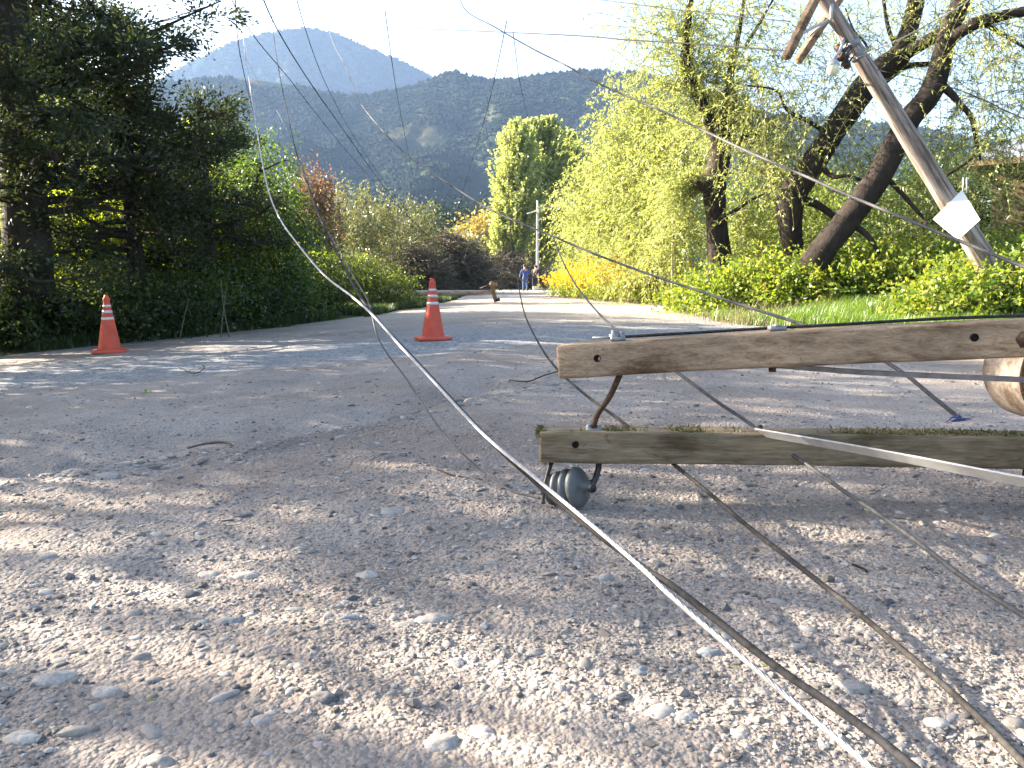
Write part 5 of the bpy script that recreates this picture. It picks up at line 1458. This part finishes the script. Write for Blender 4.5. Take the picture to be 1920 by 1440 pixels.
tag(mb.obj("brush_heap", [M['leaf_brown'], M['bark_twig'], M['leaf_grey']]), "long brown heap of felled branches across the road's bend", "brush heap")

# ---- grass
def blades(mb, x, y, h, wdt, rg, bend=0.5):
    n = len(x)
    z = H(x, y) - 0.02
    az = rg.uniform(0, 2 * math.pi, n)
    ln = rg.normal(0, bend, n)
    dx, dy = np.cos(az), np.sin(az)
    lx, ly = np.cos(az + 1.3) * ln * h, np.sin(az + 1.3) * ln * h
    p0 = np.stack([x, y, z], -1); wv = np.stack([dx, dy, 0 * x], -1) * (wdt / 2)[:, None]
    mid = p0 + np.stack([lx * .35, ly * .35, h * .6], -1); tip = p0 + np.stack([lx, ly, h * .97], -1)
    V = np.stack([p0 - wv, p0 + wv, mid + wv * .7, mid - wv * .7, tip], 1).reshape(-1, 3)
    i = np.arange(n)[:, None] * 5
    mb.add(V, i + np.array([[0, 1, 2, 3]])); 
    F = (i + np.array([[3, 2, 4]])); mb.f.setdefault((3, 0), []).append(F + (mb.n - len(V)))
rg = np.random.default_rng(400)
mb = MB()
n = 150000
y = 8.4 + (rg.random(n) ** 1.1) * 10; x = xr(y) - 0.1 + rg.random(n) ** 0.9 * (13 - xr(y))
k = (fbm(x * 1.1, y * 1.1, 401, 3) > -0.62 + .5 * np.clip(1 - (x - xr(y)) * 2, 0, 1) * rg.random(n)) & (x > xr(y) + 0.25 * fbm(y * 1.5, x * 0, 402, 3))
x, y = x[k], y[k]
h = rg.uniform(.10, .30, len(x)) * (1 + 0.7 * fbm(x * .8, y * .8, 403, 3))
blades(mb, x, y, h, rg.uniform(.010, .020, len(x)), rg, .45)
n = 40000
y = 20 + rg.random(n) * 30; x = xr(y) + rg.random(n) ** 1.2 * 4
blades(mb, x, y, rg.uniform(.15, .45, n), rg.uniform(.02, .035, n), rg, .45)
tag(mb.obj("verge_grass", M['grass']), "bright sunlit grass along the verge in front of the brambles", "grass", None, "stuff")
mb = MB()
n = 60000
y = 9 + rg.random(n) * 26; x = xl(y) - rg.random(n) ** 1.4 * 2.6 + 0.15 + 0.3 * fbm(y * 1.1, y * 0 + 4, 404, 3)
k = fbm(x * 1.3, y * 1.3, 405, 3) > -0.25
x, y = x[k], y[k]
blades(mb, x, y, rg.uniform(.08, .30, len(x)), rg.uniform(.012, .024, len(x)), rg, .55)
tag(mb.obj("bank_grass", M['grass_dark']), "dark shaded grass at the foot of the tree bank", "grass", None, "stuff")
mb = MB()
n = 700
y = 12 + rg.random(n) * 7; x = xr(y) + rg.normal(.1, .35, n)
blades(mb, x, y, rg.uniform(.08, .3, n), rg.uniform(.008, .014, n), rg, .9)
n = 250
c = at(1440, 14.4)
blades(mb, c[0] + rg.normal(0, .5, n), c[1] - .5 + rg.normal(0, .2, n), rg.uniform(.2, .55, n), rg.uniform(.008, .014, n), rg, .9)
tag(mb.obj("dry_grass", M['dry']), "straw-coloured dry grass where gravel meets the verge", "grass", None, "stuff")

# ------------------------------------------------------------------ leaning pole
lp0 = P(1872, 530, 12.2); lp1 = P(1528, -30, 11.4)
lt = thing("leaning_utility_pole", lp0, "weathered utility pole leaning steeply out of the brambles, white plate near its foot", "utility pole")
ldir = (lp1 - lp0); ll = np.linalg.norm(ldir); ldir /= ll
lp00 = lp0 - ldir * 0.9
LEAN_ROT = tuple(Vector(ldir).rotation_difference(Vector((0, 0, 1))).to_euler('XYZ'))
M['wood_lean'] = mat_wood_z("grey_pole_wood", (0.10, 0.08, 0.068), (0.36, 0.30, 0.265), (0.56, 0.49, 0.44), LEAN_ROT)
mb = MB(); tube(mb, [lp00, lp0, lp0 + ldir * ll * .5, lp1 + ldir * .25], [0.180, 0.172, 0.135, 0.092], 22, 90, 0, 0.05, 6)
mb.obj("pole", M['wood_lean'], lt)
def lpt(px):
    """point on the leaning pole's axis at image column px"""
    f = np.linspace(0, 1.05, 300); C = lp0 + ldir * (f * ll)[:, None]
    return on_line(C[::-1], px)
# crossarm pair, sloping down
for a, b_, m, lab, off in (((1535, -14), (1474, 108), 'wood_old', "front crossarm of the leaning pole", -0.17), ((1560, 18), (1496, 114), 'wood_old', "rear crossarm of the leaning pole", 0.17)):
    A = P(a[0], a[1], 11.45 + off); B = P(b_[0], b_[1], 11.1 + off)
    A = A + (A - B) * 0.8
    mb = MB(); beam(mb, A, B, 0.10, 0.10, 0, 4, 30)
    o = mb.obj("crossarm", M[m], lt); o["label"] = lab
# pale steel braces
A = P(1556, 36, 11.3)
for b_ in ((1504, 62, 11.05), (1518, 66, 11.35)):
    mb = MB(); tube(mb, [A, P(*b_)], [0.022, 0.022], 6, 4); mb.obj("brace", M['steel_lt'], lt)
mb = MB(); tube(mb, [P(1560, 8, 11.25), P(1557, 40, 11.25)], [0.025, 0.02], 8, 5); mb.obj("steel_strap", M['steel_lt'], lt)
# insulators and tangled hardware on the shaded flank
rg = np.random.default_rng(12)
for px, py, Y in ((1573, 92, 11.2), (1578, 106, 11.15), (1588, 122, 11.2), (1584, 112, 11.3)):
    mb = MB()
    q = P(px, py, Y)
    lathe(mb, [(0.0, .07), (.03, .065), (.045, .05), (.03, .03), (.05, .01), (.05, -.02), (.02, -.04), (.012, -.10)], 14, axis_to(rg.normal(0, 1, 3) + [-.5, 0, .4]), q)
    tube(mb, [q, lpt(px + 18)], 0.014, 6, 4)
    mb.obj("insulator", M['rust'], lt)
mb = MB()
for k in range(7):
    q = P(1582 + rg.normal(0, 8), 108 + rg.normal(0, 14), 11.15)
    tube(mb, [lpt(1590 + 10 * rg.random()), q, q + rg.normal(0, .1, 3)], [.008, .008, .006], 5, 10)
mb.obj("tie_wire", M['iron'], lt)
# collars
for px in (1597, 1609):
    q = lpt(px); mb = MB()
    f = np.linalg.norm(q - lp0) / ll
    r = np.interp(f, [0, .5, 1], [.172, .135, .092]) * 1.06
    tube(mb, [q - ldir * .05, q + ldir * .05], [r, r], 20, 3); mb.obj("collar", M['steel'], lt)
# street lamp bowl hanging from the pole
q = P(1562, 128, 11.0)
mb = MB(); lathe(mb, np.array([(0.0, -.13), (.06, -.12), (.105, -.06), (.115, 0), (.10, .06)]) * .72, 24, None, q); lam = mb.obj("lamp_bowl", M['lamp_glass'], lt)
mb = MB(); lathe(mb, np.array([(.118, .05), (.11, .10), (.06, .15), (.03, .18)]) * .72, 24, None, q); tube(mb, [q + [0, 0, .12], q + [.1, .05, .25], lpt(1590) + [-.05, 0, 0]], .02, 8, 12); mb.obj("lamp_housing", M['steel_lt'], lt)
# white plates
def plate(corn, th, name, m, label=None):
    c = np.array(corn)
    nrm = np.cross(c[1] - c[0], c[3] - c[0]); nrm /= np.linalg.norm(nrm)
    V = np.concatenate([c - nrm * th / 2, c + nrm * th / 2])
    mb = MB(); mb.add(V, [[0, 1, 2, 3], [7, 6, 5, 4], [0, 4, 5, 1], [1, 5, 6, 2], [2, 6, 7, 3], [3, 7, 4, 0]])
    o = mb.obj(name, m, lt, False)
    if label: o["label"] = label
    return o
Yp = 11.72
plate([P(1804, 356, Yp + .03), P(1838, 412, Yp - .17), P(1796, 450, Yp - .04), P(1749, 411, Yp + .18)], 0.012, "sign_plate", M['white_paint'], "blank white square plate turned on its corner")
#plate([P(1772, 432, Yp + .02), P(1806, 446, Yp + .16), P(1786, 470, Yp + .08), P(1762, 458, Yp - .04)], 0.010, "sign_plate", M['white_paint'], "smaller white plate under the square one")
mb = MB()
for px in (1806, 1813): tube(mb, [P(px, 362, Yp + .3), P(px, 333, Yp + .3)], .012, 6, 3)
mb.obj("conduit", M['steel_lt'], lt)
# thin pale post in front of the bushy willow
mb = MB(); tube(mb, [at(1261, 21) - [0, 0, .2], P(1262, 380, 21), P(1263, 255, 21)], [.028, .026, .02], 8, 12, 0, .05, 3)
tag(mb.obj("thin_post", M['concrete']), "thin pale post standing in front of the bushy willow", "post")
for k, (px, Y, lab) in enumerate(((1008, 54, "pale concrete lamp post with one arm at the poplar clump"),)):
    b = at(px, Y); t = thing("lamp_post", b, lab, "lamp post")
    top = P(1008, 376, Y)
    mb = MB(); tube(mb, [b - [0, 0, .2], top], [.12, .08], 10, 8); mb.obj("post", M['concrete'], t)
    mb = MB(); tube(mb, [P(988, 401, Y), P(1008, 395, Y), P(1035, 387, Y - .3), P(1066, 380, Y - .6)], [.04, .05, .045, .05], 8, 14); mb.obj("arm", M['concrete'], t)
    q = P(1066, 380, Y - .6)
    mb = MB(); blobs(mb, q[None] + [.15, 0, -.02], np.array([[.3, .12, .08]]), np.zeros(1), 3, 5, 0, 0); mb.obj("lamp_head", M['steel_lt'], t)

# ------------------------------------------------------------------ second fallen pole, across the far road edge
t = thing("fallen_utility_pole", P(820, 553, 26.5), "distant fallen pole lying across the road edge with its short crossarm upright", "utility pole")
pa, pb = at(640, 25) + [0, 0, .25], P(922, 548, 26.8)
mb = MB(); tube(mb, [pa, pa * .5 + pb * .5, pb], [.10, .09, .075], 12, 30, 0, .08, 3); mb.obj("pole", M['wood_pole'], t)
mb = MB(); beam(mb, P(930, 566, 26.6), P(921, 530, 26.6), .11, .14, 0, 6, 20); o = mb.obj("crossarm", M['wood_old'], t)
mb = MB(); beam(mb, P(919, 531, 26.4), P(931, 534, 26.5), .16, .14, 0, 9, 10); mb.obj("crossarm_cleat", M['wood_warm'], t)
mb = MB(); tube(mb, [P(900, 541, 26.7), P(921, 533, 26.6)], .03, 6, 4); mb.obj("brace", M['rust'], t)
mb = MB(); lathe(mb, [(0, .09), (.05, .08), (.07, .03), (.04, 0), (.06, -.04), (.03, -.08)], 14, axis_to((1, 0, .2)), P(933, 562, 26.5)); mb.obj("insulator", M['iron'], t)

# ------------------------------------------------------------------ house
t = thing("house", (P(1832, 400, 20)[0], 20.0, gz(13, 20)), "low house with corrugated metal roof behind the brambles", "house")
x0, x1, y0, y1 = P(1832, 400, 20)[0], 21.0, 20.0, 26.0
ez = zat(306, 20)
mb = MB(); box(mb, ((x0 + x1) / 2 + .15, (y0 + y1) / 2 + .15, ez / 2 - .3), (x1 - x0 - .3, y1 - y0 - .3, ez + .6)); mb.obj("wall", M['house'], t, False)
mb = MB()
rz = zat(252, 23) 
nxs = 420
xs = np.linspace(x0 - .3, x1 + .3, nxs)
cor = 0.018 * np.sin(xs / 0.11 * 2 * math.pi)
rows = []
for f in np.linspace(0, 1, 8):
    lo = x0 - .3 + f * 1.6
    xx = np.linspace(lo, x1 + .3, nxs)
    rows.append(np.stack([xx, np.full(nxs, y0 - .35 + f * 3.2), ez + .05 + f * (rz - ez) + 0.018 * np.sin(xx / 0.13 * 2 * math.pi)], -1))
mb.add(np.concatenate(rows), grid_faces(8, nxs))
rows2 = []
for f in np.linspace(0, 1, 4):
    lo = x0 - .3 + 1.6 * (1 - f)
    xx = np.linspace(lo, x1 + .3, nxs)
    rows2.append(np.stack([xx, np.full(nxs, y0 + 2.85 + f * 3.2), rz + .05 - f * (rz - ez) + 0.018 * np.sin(xx / 0.13 * 2 * math.pi)], -1))
mb.add(np.concatenate(rows2), grid_faces(4, nxs))
mb.add([[x0 - .3, y0 - .35, ez + .03], [x0 + 1.3, y0 + 2.85, rz + .03], [x0 - .3, y0 + 6.05, ez + .03]], [[0, 1, 2]])
rf = mb.obj("roof", M['roof'], t)
t.rotation_euler = (0, 0, R(-33))
mb = MB(); box(mb, ((x0 + x1) / 2, y0 - .36, ez - .03), (x1 - x0 + .7, .03, .14)); mb.obj("fascia", M['wood_old'], t, False)

# ------------------------------------------------------------------ people
def skin_obj(name, verts, edges, radii, m, parent, sub=2):
    me = bpy.data.meshes.new(name); me.from_pydata([tuple(v) for v in verts], edges, []); me.materials.append(m)
    o = bpy.data.objects.new(name, me); COL.objects.link(o)
    md = o.modifiers.new("skin", 'SKIN'); md.use_smooth_shade = True
    sd = o.modifiers.new("subd", 'SUBSURF'); sd.levels = sub; sd.render_levels = sub
    if not me.skin_vertices: bpy.context.view_layer.update()
    sv = me.skin_vertices[0].data if me.skin_vertices else None
    if sv:
        for i, r in enumerate(radii):
            sv[i].radius = (r if isinstance(r, tuple) else (r, r)); sv[i].use_root = (i == 0)
    o.parent = parent; o.matrix_parent_inverse = Matrix.Translation(-parent.location)
    return o

def person(base, face, label, shirt, trousers, pose, hgt=1.72):
    """pose: joints in metres for a 1.72 m figure, x = figure's own right, y = forward"""
    t = thing("person", base, label, "person")
    s = hgt / 1.72; c, sn = math.cos(face), math.sin(face)
    def W(p):
        x, y, z = np.asarray(p, float) * s
        return (base[0] + x * c - y * sn, base[1] + x * sn + y * c, base[2] + z)
    J = pose
    names = ["pelvis", "waist", "chest", "neck", "headb", "headm", "headt", "shL", "elL", "wrL", "paL", "shR", "elR", "wrR", "paR", "hipL", "knL", "anL", "toL", "hipR", "knR", "anR", "toR"]
    ix = {n: i for i, n in enumerate(names)}
    V = [W(J[n]) for n in names]
    rad = dict(pelvis=(.14, .11), waist=(.13, .10), chest=(.155, .11), neck=.055, headb=.075, headm=(.085, .10), headt=.06, shL=.06, elL=.042, wrL=.028, paL=(.04, .018), shR=.06, elR=.042, wrR=.028, paR=(.04, .018),
               hipL=.088, knL=.058, anL=.042, toL=.035, hipR=.088, knR=.058, anR=.042, toR=.035)
    E = [("pelvis", "waist"), ("waist", "chest"), ("chest", "neck"), ("neck", "headb"), ("headb", "headm"), ("headm", "headt"), ("chest", "shL"), ("shL", "elL"), ("elL", "wrL"), ("wrL", "paL"), ("chest", "shR"), ("shR", "elR"), ("elR", "wrR"), ("wrR", "paR"),
         ("pelvis", "hipL"), ("hipL", "knL"), ("knL", "anL"), ("anL", "toL"), ("pelvis", "hipR"), ("hipR", "knR"), ("knR", "anR"), ("anR", "toR")]
    EE = [(ix[a], ix[b]) for a, b in E]; RR = [rad[n] for n in names]
    RR = [tuple(q * s for q in r) if isinstance(r, tuple) else r * s for r in RR]
    # fingers, nose and ears grow from the same skeleton
    for sd in ("L", "R"):
        pal = np.array(J["pa" + sd]); wr = np.array(J["wr" + sd]); d = pal - wr; d /= np.linalg.norm(d)
        side = np.cross(d, [0.2, 1, 0]); side /= np.linalg.norm(side)
        for k, (o_, l_) in enumerate(((-.03, .07), (-.01, .085), (.01, .08), (.03, .062))):
            i0 = len(V); V.append(W(pal + d * .03 + side * o_)); V.append(W(pal + d * (.03 + l_ * .6) + side * o_ * 1.2 + np.array([0, .012, 0]))); V.append(W(pal + d * (.03 + l_) + side * o_ * 1.2 + np.array([0, .03, 0])))
            RR += [.010 * s, .009 * s, .008 * s]; EE += [(ix["pa" + sd], i0), (i0, i0 + 1), (i0 + 1, i0 + 2)]
        i0 = len(V); V.append(W(pal - side * .045 + d * -.01)); V.append(W(pal - side * .06 + d * .04)); RR += [.011 * s, .009 * s]; EE += [(ix["pa" + sd], i0), (i0, i0 + 1)]
    hm = np.array(J["headm"])
    i0 = len(V); V.append(W(hm + [0, .115, -.02])); RR.append(.014 * s); EE.append((ix["headm"], i0))
    for e in (-1, 1):
        i0 = len(V); V.append(W(hm + [e * .09, -.01, -.01])); RR.append(.016 * s); EE.append((ix["headm"], i0))
    body = skin_obj("body", V, EE, RR, M['skin'], t)
    def sub(nm, keys, edges, grow, m):
        vv = [W(J[k]) for k in keys]; ii = {k: i for i, k in enumerate(keys)}
        rr = []
        for k in keys:
            r = rad[k]; g = grow.get(k, .018)
            rr.append(tuple((q + g) * s for q in r) if isinstance(r, tuple) else (r + g) * s)
        return skin_obj(nm, vv, [(ii[a], ii[b]) for a, b in edges], rr, m, t)
    sub("jacket", ["waist", "pelvis", "chest", "shL", "elL", "wrL", "shR", "elR", "wrR"], [("waist", "pelvis"), ("waist", "chest"), ("chest", "shL"), ("shL", "elL"), ("elL", "wrL"), ("chest", "shR"), ("shR", "elR"), ("elR", "wrR")], {"chest": .025, "waist": .03, "pelvis": .025}, M[shirt])
    sub("trousers", ["pelvis", "hipL", "knL", "anL", "hipR", "knR", "anR"], [("pelvis", "hipL"), ("hipL", "knL"), ("knL", "anL"), ("pelvis", "hipR"), ("hipR", "knR"), ("knR", "anR")], {"pelvis": .012, "anL": .025, "anR": .025}, M[trousers])
    for sd in ("L", "R"):
        mb = MB(); an = np.array(W(J["an" + sd])); to = np.array(W(J["to" + sd]))
        tube(mb, [an + [0, 0, .05], an - [0, 0, .02], an * .4 + to * .6 + [0, 0, .0], to + (to - an) * .3], [.055 * s, .058 * s, .05 * s, .03 * s], 10, 12); mb.obj("boot", M['boot'], t)
    mb = MB(); hp = np.array(W(hm + [0, -.022, .045])); blobs(mb, hp[None], np.array([[.098, .105, .10]]) * s, np.array([face]), 3, 4, .03, 0); mb.obj("hair", M['hair'], t)
    # eyes and mouth
    mb = MB()
    for e in (-1, 1): blobs(mb, np.array([W(hm + [e * .032, .092, .005])]), np.full((1, 3), .012 * s), np.zeros(1), 2, 3, 0, 0)
    mb.obj("eyes", M['hair'], body); 
    mb = MB(); blobs(mb, np.array([W(hm + [0, .09, -.065])]), np.array([[.025, .01, .006]]) * s, np.array([face]), 2, 3, 0, 0); mb.obj("mouth", M['st_pink'], body)
POSE_A = dict(pelvis=(0, 0, .93), waist=(0, .03, 1.08), chest=(0.0, .10, 1.32), neck=(0, .15, 1.47), headb=(0, .17, 1.53), headm=(0, .20, 1.62), headt=(0, .19, 1.69), shL=(-.19, .10, 1.38), elL=(-.27, .22, 1.12), wrL=(-.26, .40, 1.0), paL=(-.25, .47, .97), shR=(.19, .10, 1.38), elR=(.26, .16, 1.10), wrR=(.22, .34, .95), paR=(.20, .41, .92),
              hipL=(-.10, 0, .86), knL=(-.12, .04, .48), anL=(-.13, -.02, .08), toL=(-.15, .12, .035), hipR=(.10, 0, .86), knR=(.12, .06, .48), anR=(.13, .02, .08), toR=(.15, .16, .035))
POSE_B = dict(POSE_A); POSE_B.update(chest=(0, .16, 1.28), neck=(0, .26, 1.41), headb=(0, .29, 1.46), headm=(0, .34, 1.53), headt=(0, .34, 1.60), shL=(-.19, .16, 1.34), shR=(.19, .16, 1.34), elL=(-.25, .30, 1.10), wrL=(-.16, .50, .98), paL=(-.13, .57, .96), elR=(.27, .28, 1.08), wrR=(.30, .50, .95), paR=(.30, .57, .92))
def road_at(px, py_feet, Y):
    p = P(px, py_feet, Y); p[2] = road_z(p[:1], p[1:2])[0]; return p
person(road_at(985, 546, 51), 0.25, "person in blue shirt and blue jeans standing with back turned at the brush heap", 'blue_shirt', 'jeans', POSE_A, 1.70)
person(road_at(1003, 546, 52.5), -0.2, "person in dark clothes leaning forward beside the one in blue", 'dark_cloth', 'dark_cloth', POSE_B, 1.74)
q = road_at(1000, 540, 50)
mb = MB(); beam(mb, q + [-.02, 0, .16], q + [.38, .05, .2], .2, .2, 0, 3, 12); 
t = thing("chainsaw", q, "pale power saw resting on the ground at the dark-clothed person's feet", "saw")
mb.obj("casing", M['saw'], t); mb = MB(); beam(mb, q + [.38, .05, .18], q + [.85, .1, .1], .012, .07, 0, 3, 12); mb.obj("guide_bar", M['steel'], t); mb = MB(); tube(mb, [q + [-.02, 0, .22], q + [.1, 0, .38], q + [.28, .03, .36], q + [.34, .04, .24]], .018, 8, 16); mb.obj("handle", M['iron'], t)

# ------------------------------------------------------------------ haze
mb = MB(); box(mb, (0, -200, 300), (7000, 7000, 606))
m, nt, o = newmat("haze_air")
v = N(nt, "ShaderNodeVolumePrincipled")
v.inputs["Color"].default_value = (0.35, 0.54, 0.93, 1)
v.inputs["Density"].default_value = 0.00015
v.inputs["Anisotropy"].default_value = 0.2
nt.links.new(v.outputs[0], o.inputs["Volume"])
tag(mb.obj("haze", m, None, False), None, None, None, "stuff")
